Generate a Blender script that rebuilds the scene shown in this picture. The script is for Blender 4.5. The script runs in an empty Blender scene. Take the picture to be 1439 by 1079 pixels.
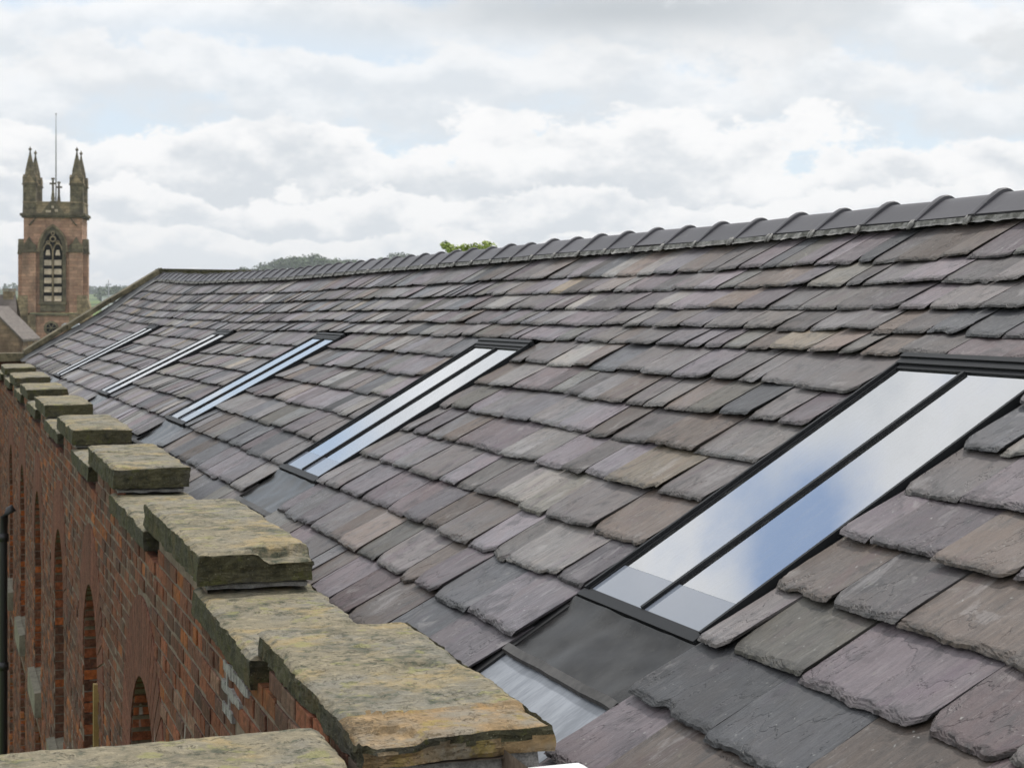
import bpy, math, random
from mathutils import Vector, Matrix, noise
random.seed(11)
R = math.radians
SC = bpy.context.scene
COL = SC.collection
ZC = 13.0                                   # camera height above the street

# ------------------------------------------------------------------ camera
PSI = 19.23
cam_d = bpy.data.cameras.new('camera'); cam = bpy.data.objects.new('camera', cam_d); COL.objects.link(cam)
cam.location = (0, 0, ZC); cam.rotation_euler = (R(90), 0, R(-PSI))
cam_d.sensor_width = 36; cam_d.lens = 63.8
cam_d.shift_y = -0.0782
cam_d.clip_start = 0.1; cam_d.clip_end = 60000
cam_d.dof.use_dof = True; cam_d.dof.focus_distance = 6.0; cam_d.dof.aperture_fstop = 13.0
SC.camera = cam

# ------------------------------------------------------------------ sky, sun, exposure
SUN_EL, SUN_AZ = 58.0, 50.0                 # azimuth clockwise from +Y (along the ridge)
w = bpy.data.worlds.new('World'); SC.world = w; w.use_nodes = True
wt = w.node_tree; wt.nodes.clear()
class NT:
    def __init__(s, t): s.t = t
    def n(s, typ, **kw):
        nd = s.t.nodes.new(typ)
        ins = kw.pop('ins', {})
        for k, v in kw.items(): setattr(nd, k, v)
        for k, v in ins.items():
            if isinstance(v, bpy.types.NodeSocket): s.t.links.new(v, nd.inputs[k])
            else: nd.inputs[k].default_value = v
        return nd
    def math(s, op, a, b=0.0, c=0.0, clamp=False):
        return s.n('ShaderNodeMath', operation=op, use_clamp=clamp, ins={0: a, 1: b, 2: c}).outputs[0]
    def vmath(s, op, a, b=(0, 0, 0)):
        nd = s.n('ShaderNodeVectorMath', operation=op, ins={0: a, 1: b})
        return nd.outputs['Value'] if op in ('DOT_PRODUCT', 'LENGTH') else nd.outputs[0]
    def noise(s, vec, scale, detail=4.0, rough=0.55, dist=0.0):
        return s.n('ShaderNodeTexNoise', ins={'Vector': vec, 'Scale': scale, 'Detail': detail, 'Roughness': rough, 'Distortion': dist}).outputs[0]
    def ramp(s, f, a, b, lo=0.0, hi=1.0, smooth=True):
        nd = s.n('ShaderNodeMapRange', interpolation_type='SMOOTHSTEP' if smooth else 'LINEAR',
                 ins={0: f, 1: a, 2: b, 3: lo, 4: hi})
        return nd.outputs[0]
    def mix(s, f, a, b, mode='MIX'):
        nd = s.n('ShaderNodeMix', data_type='RGBA', blend_type=mode, clamp_factor=True)
        for i, v in ((0, f), (6, a), (7, b)):
            if isinstance(v, bpy.types.NodeSocket): s.t.links.new(v, nd.inputs[i])
            else: nd.inputs[i].default_value = v if i == 0 else (tuple(v) + (1,))[:4]
        return nd.outputs[2]
W_ = NT(wt)
dirv = W_.n('ShaderNodeTexCoord').outputs['Generated']
sky = W_.n('ShaderNodeTexSky', sky_type='NISHITA', sun_disc=False, sun_elevation=R(SUN_EL), sun_rotation=R(SUN_AZ),
           air_density=1.0, dust_density=0.6, ozone_density=1.5).outputs[0]
def dirvec(az, el): return (math.sin(R(az))*math.cos(R(el)), math.cos(R(az))*math.cos(R(el)), math.sin(R(el)))
def px_dir(px, py):
    r, u = (px-719.5)/2550, (427-py)/2550
    v = Vector((r*math.cos(R(PSI))+math.sin(R(PSI)), -r*math.sin(R(PSI))+math.cos(R(PSI)), u)); v.normalize(); return v
elz = W_.vmath('DOT_PRODUCT', dirv, (0, 0, 1))
def refl(px, py):                             # the sky direction a rooflight mirrors to the viewer
    v = px_dir(px, py); n = Vector((-math.sin(R(31.7)), 0, math.cos(R(31.7)))); return (v-2*v.dot(n)*n).normalized()
def lobe(c, hw, hh):                          # soft ellipse round a sky direction
    right = Vector((c.y, -c.x, 0)).normalized(); up = right.cross(c)
    a = W_.math('DIVIDE', W_.vmath('DOT_PRODUCT', dirv, right), math.sin(R(hw)))
    b = W_.math('DIVIDE', W_.vmath('DOT_PRODUCT', dirv, up), math.sin(R(hh)))
    r2 = W_.math('ADD', W_.math('MULTIPLY', a, a), W_.math('MULTIPLY', b, b))
    return W_.math('MULTIPLY', W_.math('EXPONENT', W_.math('MULTIPLY', r2, -1.0)), W_.ramp(W_.vmath('DOT_PRODUCT', dirv, c), 0.0, 0.2))
# clear sky: pale towards the horizon, deeper overhead
hi_ = W_.ramp(elz, 0.2, 0.40)
skyb = W_.mix(W_.ramp(elz, 0.08, 0.40, 0.85, 0.28), W_.mix(1.0, sky, (1.7, 1.7, 1.7), 'MULTIPLY'), (7.1, 8.0, 9.0))
# banks of cumulus, each a puffy bright top over a flat grey base, farther banks lower
sv = W_.vmath('MULTIPLY', dirv, (1.0, 1.0, 1.7))
out = skyb
def bank(out, k, top, depth, amp, scale, whiteness, grey, cover=1.0, edge=0.20):
    p = W_.vmath('ADD', sv, (k*3.7, k*1.3, 0.0))
    big = W_.math('SUBTRACT', W_.noise(p, scale*0.42, 3.0, 0.5), 0.5)
    puff = W_.math('SUBTRACT', W_.noise(p, scale, 7.0, 0.60), 0.5)
    t = W_.math('DIVIDE', W_.math('SUBTRACT', top, elz), depth)
    t = W_.math('MULTIPLY_ADD', big, amp*2.3, t); t = W_.math('MULTIPLY_ADD', puff, amp*2.7, t)
    m_ = W_.ramp(t, 0.0, edge)
    base = W_.math('ADD', t, W_.math('MULTIPLY', W_.math('SUBTRACT', W_.noise(p, scale*1.4, 5.0, 0.5), 0.5), 0.9))
    m_ = W_.math('MULTIPLY', m_, W_.ramp(base, 2.0, 1.2)) if cover < 1 else m_
    pu2 = W_.math('SUBTRACT', W_.noise(W_.vmath('ADD', p, (0, 0, .02)), scale*1.7, 5.0, 0.55), W_.noise(p, scale*1.7, 5.0, 0.55))
    sh = W_.ramp(W_.math('ADD', W_.math('MULTIPLY', t, 0.8), W_.math('MULTIPLY', pu2, 2.2)), 0.10, 1.15)
    c_ = W_.mix(sh, (whiteness,)*3, grey)
    return W_.mix(W_.math('MULTIPLY', m_, cover), out, c_)
out = bank(out, 1, 0.190, 0.050, 1.1, 9.0, 10.1, (8.0, 8.3, 8.55), 0.9, 0.5)
for c, hw, hh, f in ((px_dir(540, 105), 6.0, 1.0, 0.85), (px_dir(300, 70), 4, .9, .6), (px_dir(1300, 190), 1.8, 0.4, .5)):
    out = W_.mix(W_.math('MULTIPLY', lobe(c, hw, hh), f), out, skyb)
out = bank(out, 7, 0.142, 0.034, 1.2, 12.0, 9.8, (7.7, 8.0, 8.3), 0.8, 0.35)
out = bank(out, 2, 0.098, 0.036, 1.0, 13.0, 10.0, (7.2, 7.6, 8.0))
out = bank(out, 3, 0.066, 0.022, 1.0, 17.0, 9.9, (7.35, 7.75, 8.15))
out = bank(out, 4, 0.040, 0.016, 0.9, 22.0, 9.7, (8.0, 8.35, 8.7))
out = bank(out, 5, 0.018, 0.012, 0.8, 28.0, 9.4, (8.4, 8.7, 9.0))
grain = W_.noise(sv, 16.0, 6.0, 0.58)
gb_ = W_.math('MULTIPLY', lobe(px_dir(880, 14), 7.0, 0.9), W_.ramp(grain, 0.24, 0.44))
out = W_.mix(W_.math('MULTIPLY', gb_, 0.95), out, (5.6, 6.0, 6.35))
gb_ = W_.math('MULTIPLY', lobe(px_dir(1330, 60), 5.0, 1.5), W_.ramp(grain, 0.42, 0.56))
out = W_.mix(W_.math('MULTIPLY', gb_, 0.7), out, (7.2, 7.45, 7.65))
# overhead: broken cloud, bright
d0 = W_.noise(sv, 8.0, 6.0, 0.55)
blue = W_.math('MULTIPLY_ADD', lobe(refl(1125, 750), 3.0, 1.35), 0.40, W_.math('MULTIPLY', lobe(refl(1050, 680), 2.0, 1.2), 0.20))
blue = W_.math('MULTIPLY_ADD', lobe(refl(470, 620), 2.2, 2.2), 0.38, blue)
blue = W_.math('MULTIPLY_ADD', W_.math('SUBTRACT', d0, 0.5), 1.1, blue)
blue = W_.ramp(blue, 0.0, 0.42)
over = W_.mix(W_.ramp(d0, 0.40, 0.62), (9.3, 9.7, 10.1), (12.4, 12.4, 12.3))
over = W_.mix(blue, over, skyb)
wcol = W_.mix(W_.ramp(elz, 0.19, 0.27), out, over)
bg = W_.n('ShaderNodeBackground', ins={'Color': wcol, 'Strength': 0.1})
wo = W_.n('ShaderNodeOutputWorld', ins={0: bg.outputs[0]})

sd = bpy.data.lights.new('sun', 'SUN'); sd.energy = 3.0; sd.angle = R(4); sd.color = (1.0, 0.96, 0.9)
sun = bpy.data.objects.new('sun', sd); COL.objects.link(sun)
sdir = Vector(dirvec(SUN_AZ, SUN_EL)); sun.rotation_euler = sdir.to_track_quat('Z', 'Y').to_euler(); sun.location = (0, 0, 60)
SC.view_settings.view_transform = 'Standard'; SC.view_settings.look = 'None'
SC.view_settings.exposure = 0.0; SC.view_settings.gamma = 1.0; SC.view_settings.use_curve_mapping = False
SC.cycles.max_bounces = 5; SC.cycles.diffuse_bounces = 3; SC.cycles.glossy_bounces = 3; SC.cycles.volume_bounces = 0; SC.cycles.transparent_max_bounces = 6
w.cycles.sampling_method = 'MANUAL'; w.cycles.sample_map_resolution = 512

# ------------------------------------------------------------------ helpers
def prop(o, label=None, cat=None, group=None, kind=None):
    if label: o['label'] = label
    if cat: o['category'] = cat
    if group: o['group'] = group
    if kind: o['kind'] = kind
    return o
def empty(name, loc, label, cat, group=None, rz=0.0):
    o = bpy.data.objects.new(name, None); COL.objects.link(o); o.location = loc; o.rotation_euler = (0, 0, rz)
    o.empty_display_size = 0.2
    return prop(o, label, cat, group)
class MB:
    def __init__(s): s.v = []; s.f = []; s.mi = []; s.att = {}; s.sm = []
    def add(s, vs, fs, mi=0, smooth=False, **att):
        b = len(s.v); s.v.extend(vs)
        for f in fs: s.f.append([i+b for i in f])
        s.mi.extend([mi]*len(fs) if not isinstance(mi, list) else mi)
        s.sm.extend([smooth]*len(fs))
        for k, val in att.items():
            L = s.att.setdefault(k, [])
            while len(L) < b: L.append(None)
            L.extend(val if isinstance(val, list) and len(val) == len(vs) else [val]*len(vs))
    def box(s, x0, x1, y0, y1, z0, z1, mi=0, T=None, **att):
        vs = [(x, y, z) for z in (z0, z1) for y in (y0, y1) for x in (x0, x1)]
        if T: vs = [T(*p) for p in vs]
        s.add(vs, [(0, 2, 3, 1), (4, 5, 7, 6), (0, 1, 5, 4), (2, 6, 7, 3), (0, 4, 6, 2), (1, 3, 7, 5)], mi, **att)
    def prism(s, poly, y0, y1, T=None, mi=0, **att):        # poly in (x,z), extruded along y
        n = len(poly)
        vs = [(p[0], y0, p[1]) for p in poly]+[(p[0], y1, p[1]) for p in poly]
        if T: vs = [T(*p) for p in vs]
        fs = [tuple(range(n)), tuple(range(2*n-1, n-1, -1))]+[(i, i+n, (i+1) % n+n, (i+1) % n) for i in range(n)]
        s.add(vs, fs, mi, **att)
    def tube(s, pts, r, n=8, T=None, mi=0, smooth=True):
        rs = r if isinstance(r, (list, tuple)) else [r]*len(pts)
        pts = [Vector(p) for p in pts]; vs = []; fs = []
        for i, p in enumerate(pts):
            t = (pts[min(i+1, len(pts)-1)]-pts[max(i-1, 0)]).normalized()
            a = t.cross(Vector((0.13, 0.31, 1)) if abs(t.z) < .9 else Vector((1, 0.2, 0))).normalized(); b = t.cross(a)
            for k in range(n):
                q = 2*math.pi*k/n; pp = p+(a*math.cos(q)+b*math.sin(q))*rs[i]
                vs.append(T(*pp) if T else tuple(pp))
        for i in range(len(pts)-1):
            for k in range(n): fs.append((i*n+k, i*n+(k+1) % n, (i+1)*n+(k+1) % n, (i+1)*n+k))
        fs.append(tuple(range(n-1, -1, -1))); fs.append(tuple((len(pts)-1)*n+k for k in range(n)))
        s.add(vs, fs, mi, smooth)
    def build(s, name, mats, parent=None, recalc=True):
        me = bpy.data.meshes.new(name); me.from_pydata([tuple(v) for v in s.v], [], s.f)
        for m in (mats if isinstance(mats, (list, tuple)) else [mats]): me.materials.append(m)
        me.polygons.foreach_set('material_index', s.mi); me.polygons.foreach_set('use_smooth', s.sm)
        for k, L in s.att.items():
            while len(L) < len(s.v): L.append(None)
            s0 = next(x for x in L if x is not None)
            if isinstance(s0, (tuple, list, Vector)):
                a = me.attributes.new(k, 'FLOAT_VECTOR', 'POINT'); fl = []
                for x in L: fl.extend(x if x is not None else (0, 0, 0))
                a.data.foreach_set('vector', fl)
            else:
                a = me.attributes.new(k, 'FLOAT', 'POINT'); a.data.foreach_set('value', [x or 0.0 for x in L])
        if recalc:
            import bmesh
            bm = bmesh.new(); bm.from_mesh(me); bmesh.ops.recalc_face_normals(bm, faces=bm.faces); bm.to_mesh(me); bm.free()
        me.update()
        o = bpy.data.objects.new(name, me); COL.objects.link(o)
        if parent:
            o.parent = parent
            o.matrix_parent_inverse = parent.matrix_basis.inverted() if parent.parent is None else Matrix()
        return o
def reparent(o, p):                                        # keep world place (all parts are built in world space)
    o.parent = p
    o.matrix_parent_inverse = p.matrix_world.inverted()
def fbm(x, y, z, o=4): return noise.fractal(Vector((x, y, z)), 0.9, 2.1, o)
def sstep(a, b, x):
    t = min(1, max(0, (x-a)/(b-a))); return t*t*(3-2*t)

# ------------------------------------------------------------------ materials
def mat(name):
    m = bpy.data.materials.new(name); m.use_nodes = True; m.node_tree.nodes.clear()
    return m, NT(m.node_tree)
def finish(N, col, rough=0.6, spec=0.5, bump=None, strength=0.4, dist=0.01, metal=0.0, **kw):
    ins = {'Base Color': col if isinstance(col, bpy.types.NodeSocket) else tuple(col)+(1,), 'Roughness': rough,
           'Specular IOR Level': spec, 'Metallic': metal}
    ins.update(kw)
    p = N.n('ShaderNodeBsdfPrincipled', ins=ins)
    if bump is not None:
        b = N.n('ShaderNodeBump', ins={'Height': bump, 'Strength': strength, 'Distance': dist})
        N.t.links.new(b.outputs[0], p.inputs['Normal'])
    N.n('ShaderNodeOutputMaterial', ins={0: p.outputs[0]})
    return p
def attr(N, name, out='Vector'): return N.n('ShaderNodeAttribute', attribute_name=name).outputs[out]
def pos(N): return N.n('ShaderNodeNewGeometry').outputs['Position']
def obj(N): return N.n('ShaderNodeTexCoord').outputs['Object']
def sc(N, v, k): return N.vmath('MULTIPLY', v, k)

def m_slate():
    m, N = mat('riven_slate'); L = attr(N, 'loc'); base = attr(N, 'tint'); edge = attr(N, 'edge', 'Fac')
    wob = N.vmath('ADD', L, sc(N, N.n('ShaderNodeTexNoise', ins={'Vector': L, 'Scale': 4.0, 'Detail': 3.0}).outputs['Color'], (0.03, 0.05, 0)))
    g1 = N.noise(sc(N, wob, (60, 7.5, 1)), 1.0, 7.0, 0.68)
    g2 = N.noise(sc(N, wob, (150, 16, 1)), 1.0, 5.0, 0.62)
    bl = N.noise(wob, 4.5, 7.0, 0.62, 0.8); bl2 = N.noise(sc(N, wob, (9, 3.0, 1)), 1.0, 5.0, 0.55); bl3 = N.noise(N.vmath('ADD', wob, (9, 4, 0)), 9.0, 7.0, 0.65, 0.5)
    fn = N.noise(L, 210.0, 4.0, 0.65)
    def tone(k): return N.mix(1.0, base, k, 'MULTIPLY')
    c = N.mix(N.ramp(g1, 0.34, 0.68), tone((0.76, 0.76, 0.77)), tone((1.24, 1.22, 1.20)))
    c = N.mix(N.ramp(bl, 0.48, 0.62, 0, 0.7), c, tone((1.15, 1.09, 1.05)))
    c = N.mix(N.ramp(bl2, 0.54, 0.68, 0, 0.6), c, tone((0.86, 0.74, 0.84)))
    c = N.mix(N.ramp(bl3, 0.46, 0.34, 0, 0.8), c, tone((0.45, 0.45, 0.46)))
    c = N.mix(N.ramp(bl3, 0.60, 0.70, 0, 0.6), c, N.mix(0.5, base, (0.34, 0.32, 0.31)))
    sm_ = N.noise(sc(N, wob, (6, 2.2, 1)), 1.0, 8.0, 0.68, 0.6); c = N.mix(N.ramp(sm_, 0.60, 0.66, 0, 0.6), c, N.mix(0.4, base, (0.36, 0.34, 0.34)))
    c = N.mix(N.ramp(sm_, 0.40, 0.33, 0, 0.5), c, (0.05, 0.05, 0.052))
    c = N.mix(N.ramp(g2, 0.60, 0.72, 0, 0.5), c, N.mix(0.45, base, (0.36, 0.34, 0.33)))
    c = N.mix(N.ramp(g2, 0.42, 0.30, 0, 0.7), c, tone((0.45, 0.45, 0.45)))
    c = N.mix(N.ramp(N.noise(L, 75.0, 2.0, 0.5), 0.70, 0.76, 0, 0.6), c, (0.36, 0.36, 0.34))
    lam = N.noise(sc(N, wob, (5, 2.6, 1)), 1.0, 6.0, 0.58, 0.3)           # edges of split laminae
    line = N.ramp(N.math('ABSOLUTE', N.math('SUBTRACT', lam, 0.57)), 0.006, 0.001)
    c = N.mix(N.math('MULTIPLY', line, 0.2), c, tone((0.45, 0.44, 0.43)))
    c = N.mix(N.ramp(lam, 0.565, 0.58, 0, 0.35), c, tone((1.22, 1.16, 1.16)))
    crack = N.noise(sc(N, wob, (22, 0.9, 1)), 1.0, 3.0, 0.55)
    c = N.mix(N.ramp(N.math('ABSOLUTE', N.math('SUBTRACT', crack, 0.62)), 0.008, 0.001, 0, 0.7), c, (0.035, 0.033, 0.032))
    # dressed, flaking butt edge, with painted shade deepening the line under each course
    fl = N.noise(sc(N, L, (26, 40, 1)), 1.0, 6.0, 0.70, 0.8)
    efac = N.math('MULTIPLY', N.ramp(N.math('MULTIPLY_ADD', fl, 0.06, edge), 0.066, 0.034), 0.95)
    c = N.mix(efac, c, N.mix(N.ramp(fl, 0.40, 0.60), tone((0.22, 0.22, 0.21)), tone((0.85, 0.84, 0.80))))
    li = N.noise(L, 17.0, 5.0, 0.6, 0.8)
    c = N.mix(N.ramp(li, 0.67, 0.75, 0, 0.3), c, (0.21, 0.21, 0.15))
    h = N.math('ADD', N.math('MULTIPLY', g1, 0.42), N.math('ADD', N.math('MULTIPLY', g2, 0.25), N.math('MULTIPLY', fn, 0.16)))
    h = N.math('ADD', h, N.math('MULTIPLY', bl3, 0.45)); h = N.math('ADD', h, N.math('MULTIPLY', N.ramp(lam, 0.562, 0.575), 0.5))
    h = N.math('ADD', h, N.math('MULTIPLY', N.math('MULTIPLY', fl, efac), 1.3))
    oz = N.math('FRACT', N.math('MULTIPLY', N.n('ShaderNodeSeparateXYZ', ins={0: L}).outputs[2], 7.13))
    finish(N, c, N.math('MULTIPLY_ADD', oz, .28, N.ramp(bl, 0.3, 0.7, 0.28, 0.46)), 0.36, h, 0.85, 0.008)
    return m
def m_stone(name, top, dark, scale=1.0, warm=(0.30, 0.225, 0.105)):
    m, N = mat(name); P = pos(N)
    bed = N.noise(sc(N, P, (2.0, 2.6, 9)), 3.4*scale, 9.0, 0.68, 1.2)
    a = N.noise(P, 3.2*scale, 7.0, 0.62, 0.4); b = N.noise(P, 24.0*scale, 6.0, 0.68); f = N.noise(P, 120*scale, 4.0, 0.65)
    a2 = N.noise(N.vmath('ADD', P, (7.3, 2.1, 0)), 5.0*scale, 7.0, 0.66, 0.5); a3 = N.noise(N.vmath('ADD', P, (1.3, 8.1, 3)), 2.2*scale, 6.0, 0.6)
    c = N.mix(N.ramp(bed, 0.38, 0.62), [x*0.78 for x in top], [x*1.10 for x in top])
    c = N.mix(N.ramp(a3, 0.46, 0.60, 0, 0.75), c, (top[0]*.80, top[0]*.76, top[0]*.64))
    c = N.mix(N.ramp(a, 0.52, 0.64, 0, 0.7), c, warm)
    c = N.mix(N.ramp(b, 0.54, 0.66, 0, 0.6), c, [min(.6, x*1.45) for x in top])
    c = N.mix(N.ramp(b, 0.46, 0.34, 0, 0.8), c, dark)
    c = N.mix(N.ramp(a2, 0.49, 0.61, 0, 0.85), c, N.mix(N.ramp(b, .4, .6), dark, [x*.7 for x in top]))
    lc = N.noise(N.vmath('ADD', P, (3, 5, 1)), 9.0*scale, 6.0, .66); c = N.mix(N.ramp(lc, .56, .64, 0, .6), c, (top[0]*1.0, top[1]*1.12, top[2]*.62)); c = N.mix(N.ramp(lc, .42, .34, 0, .55), c, (top[0]*.55, top[1]*.58, top[2]*.66))
    ln = N.ramp(N.math('ABSOLUTE', N.math('SUBTRACT', bed, 0.56)), 0.010, 0.002)
    c = N.mix(N.math('MULTIPLY', ln, 0.6), c, [x*.5 for x in dark])
    c = N.mix(N.ramp(f, 0.62, 0.70, 0, 0.6), c, (0.40, 0.38, 0.27))
    c = N.mix(N.ramp(f, 0.40, 0.30, 0, 0.6), c, dark)
    h = N.math('ADD', N.math('MULTIPLY', N.ramp(bed, 0.545, 0.565), 0.55), N.math('ADD', N.math('MULTIPLY', b, 0.6), N.math('MULTIPLY', f, 0.35)))
    h = N.math('ADD', h, N.math('MULTIPLY', bed, 0.8))
    finish(N, c, 0.85, 0.25, h, 0.8, 0.012)
    return m
def m_noise(name, c0, c1, scale=8.0, rough=0.7, spec=0.4, bump=0.3, bd=0.005, stretch=(1, 1, 1), metal=0.0, lo=0.35, hi=0.65):
    m, N = mat(name); P = sc(N, pos(N), stretch)
    a = N.noise(P, scale, 6.0, 0.6); b = N.noise(P, scale*7, 4.0, 0.6)
    c = N.mix(N.ramp(N.math('MULTIPLY_ADD', b, 0.35, N.math('MULTIPLY', a, 0.65)), lo, hi), c0, c1)
    finish(N, c, rough, spec, N.math('MULTIPLY_ADD', b, 0.4, a), bump, bd, metal)
    return m
def m_brick(name, dirt=0.5):
    m, N = mat(name); base = attr(N, 'tint'); P = pos(N)
    a = N.noise(P, 30.0, 5.0, 0.65); s = N.noise(sc(N, P, (1, 1, .35)), 2.2, 5.0, 0.6); f = N.noise(P, 140, 3.0)
    c = N.mix(N.ramp(a, 0.35, 0.65), N.mix(1.0, base, (0.62, 0.6, 0.58), 'MULTIPLY'), N.mix(1.0, base, (1.25, 1.2, 1.15), 'MULTIPLY'))
    c = N.mix(N.ramp(s, 0.42, 0.62, 0, dirt), c, (0.075, 0.06, 0.048))
    c = N.mix(N.ramp(f, 0.66, 0.74, 0, .5), c, (0.32, 0.28, 0.24))
    drip = N.noise(sc(N, P, (5, 5, .55)), 1.6, 3.0, 0.5)
    c = N.mix(N.ramp(drip, 0.70, 0.74, 0, .75), c, (0.38, 0.36, 0.33))
    c = N.mix(N.ramp(a, 0.36, 0.24, 0, .8), c, (0.05, 0.042, 0.035))
    finish(N, c, 0.9, 0.2, N.math('MULTIPLY_ADD', f, .4, a), 1.0, 0.010)
    return m
def m_plain(name, col, rough, spec=0.5, metal=0.0, var=0.12):
    m, N = mat(name); a = N.noise(pos(N), 14.0, 5.0, 0.6)
    c = N.mix(a, [x*(1-var) for x in col], [x*(1+var) for x in col])
    finish(N, c, N.math('MULTIPLY_ADD', a, 0.12, rough-0.06), spec, None, metal=metal)
    return m
def m_glass():
    m, N = mat('coated_glass')
    fr = N.n('ShaderNodeFresnel', ins={'IOR': 3.2}).outputs[0]
    smear = N.noise(sc(N, pos(N), (3, 3, 3)), 2.0, 4.0)
    gl = N.n('ShaderNodeBsdfGlossy', ins={'Color': (0.97, 0.98, 1.0, 1), 'Roughness': N.math('MULTIPLY', smear, 0.012)})
    tr = N.n('ShaderNodeBsdfTransparent', ins={'Color': (0.80, 0.86, 0.87, 1)})
    mx = N.n('ShaderNodeMixShader', ins={0: N.math('MULTIPLY', N.math('ADD', fr, 0.26), 1.0, clamp=True), 1: tr.outputs[0], 2: gl.outputs[0]})
    du = N.n('ShaderNodeBsdfDiffuse', ins={'Color': (.5, .5, .48, 1)})
    dn = N.noise(sc(N, pos(N), (6, 22, 6)), 1.6, 6.0, .65)
    mx = N.n('ShaderNodeMixShader', ins={0: N.ramp(dn, .45, .75, .01, .08), 1: mx.outputs[0], 2: du.outputs[0]})
    N.n('ShaderNodeOutputMaterial', ins={0: mx.outputs[0]})
    return m
def m_brick_far(name, c1, c2, mo, scale):
    m, N = mat(name); P = obj(N)
    a = N.noise(P, 0.9*scale, 6.0, 0.6); b = N.noise(sc(N, P, (1, 1, 3.2)), 2.4*scale, 4.0, 0.6)
    c = N.mix(N.ramp(a, 0.35, 0.65), c1, c2); c = N.mix(N.ramp(b, 0.5, 0.68, 0, 0.6), c, mo)
    uv = N.n('ShaderNodeSeparateXYZ', ins={0: P})
    vv = N.n('ShaderNodeCombineXYZ', ins={0: N.math('ADD', uv.outputs[0], uv.outputs[1]), 1: uv.outputs[2]}).outputs[0]
    bk_ = N.n('ShaderNodeTexBrick', ins={'Vector': vv, 'Color1': (1.15, 1.1, 1.05, 1), 'Color2': (.72, .72, .72, 1), 'Mortar': (.62, .6, .56, 1), 'Scale': 1.0, 'Mortar Size': .025, 'Brick Width': .85, 'Row Height': .34}).outputs[0]
    c = N.mix(0.85, c, bk_, 'MULTIPLY'); c = N.mix(N.ramp(N.noise(sc(N, P, (1, 1, .4)), .7, 5.0, .6), .5, .68, 0, .55), c, [x*.45 for x in mo])
    finish(N, c, 0.9, 0.15, b, 0.5, 0.05)
    return m
M = {}
M['slate'] = m_slate()
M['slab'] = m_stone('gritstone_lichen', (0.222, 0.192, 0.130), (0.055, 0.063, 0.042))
M['split'] = m_stone('split_ochre_stone', (0.27, 0.185, 0.095), (0.095, 0.07, 0.038), 1.1, (0.31, 0.19, 0.075))
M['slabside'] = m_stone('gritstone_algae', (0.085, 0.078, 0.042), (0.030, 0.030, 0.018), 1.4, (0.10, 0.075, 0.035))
M['oldcope'] = m_noise('dark_coping_stone', (0.06, 0.055, 0.038), (0.20, 0.17, 0.11), 5, .9, .2, .5)
M['mortar'] = m_noise('lime_mortar', (0.17, 0.165, 0.16), (0.40, 0.39, 0.37), 26, 0.9, 0.2, 0.8, 0.01)
M['joint'] = m_noise('sooty_mortar', (0.13, 0.102, 0.08), (0.25, 0.20, 0.16), 9, 0.95, 0.1, 0.8, 0.006)
M['brick'] = m_brick('old_red_brick', 0.42)
M['brickclean'] = m_brick('reveal_brick', 0.15)
M['arch'] = m_brick('rubbed_red_brick', 0.25)
M['frame'] = m_plain('black_powder_coat', (0.018, 0.019, 0.021), 0.5, 0.14)
M['rubber'] = m_plain('black_gasket', (0.012, 0.012, 0.013), 0.6)
M['glass'] = m_glass()
M['sill_shade'] = m_plain('sill_shade_glass', (.17, .19, .23), .05, .8, var=.04)  # grey-blue strip with the inner sill's shade put into its colour
M['blind'] = m_plain('pale_lining', (0.75, 0.76, 0.76), 0.7, 0.3, var=0.03)
M['lining'] = m_plain('grey_lining', (0.10, 0.11, 0.13), 0.6, 0.3, var=0.05)
M['apron'] = m_noise('dark_lead', (0.010, 0.010, 0.011), (0.030, 0.029, 0.028), 5, 0.22, 0.12, 0.25, 0.004)
M['lead'] = m_noise('weathered_lead', (0.15, 0.165, 0.19), (0.28, 0.30, 0.335), 3, 0.38, 0.5, 0.1, 0.002, (1.0, 4, 1.0))
M['welt'] = m_noise('dark_lead_fold', (0.035, 0.033, 0.031), (0.085, 0.08, 0.075), 6, .5, .25, .3, .004)
M['flash'] = m_noise('grey_flashing', (0.10, 0.10, 0.105), (0.19, 0.19, 0.19), 5, 0.6, 0.4, 0.3, 0.006)
M['deck'] = m_plain('black_underlay', (0.02, 0.02, 0.02), 0.9, 0.2)
m, N = mat('blue_clay_ridge'); oi = N.n('ShaderNodeObjectInfo').outputs['Random']; a = N.noise(pos(N), 7.0, 6.0, .62); b = N.noise(pos(N), 60.0, 4.0, .6)
c = N.mix(N.math('MULTIPLY_ADD', oi, .55, N.math('MULTIPLY', a, .5)), (.050, .049, .056), (.092, .088, .098)); c = N.mix(N.ramp(b, .66, .74, 0, .5), c, (.2, .2, .19)); c = N.mix(N.ramp(a, .62, .7, 0, .4), c, (.14, .14, .125))
finish(N, c, .5, .3, N.math('MULTIPLY_ADD', b, .4, a), .3, .004); M['ridge'] = m
M['pipe'] = m_plain('black_iron', (0.015, 0.015, 0.016), 0.45)
M['timber'] = m_noise('ochre_timber', (0.24, 0.16, 0.055), (0.36, 0.25, 0.10), 6, 0.7, 0.3, 0.3)
M['stonesill'] = m_noise('pale_sandstone', (0.14, 0.13, 0.10), (0.25, 0.23, 0.18), 7, 0.9, 0.2, 0.5)
M['white'] = m_plain('white_plastic', (0.78, 0.79, 0.80), 0.4, 0.5, var=0.03)
M['dglass'] = m_plain('dark_window_glass', (0.012, 0.014, 0.016), 0.08, 0.6)

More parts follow.
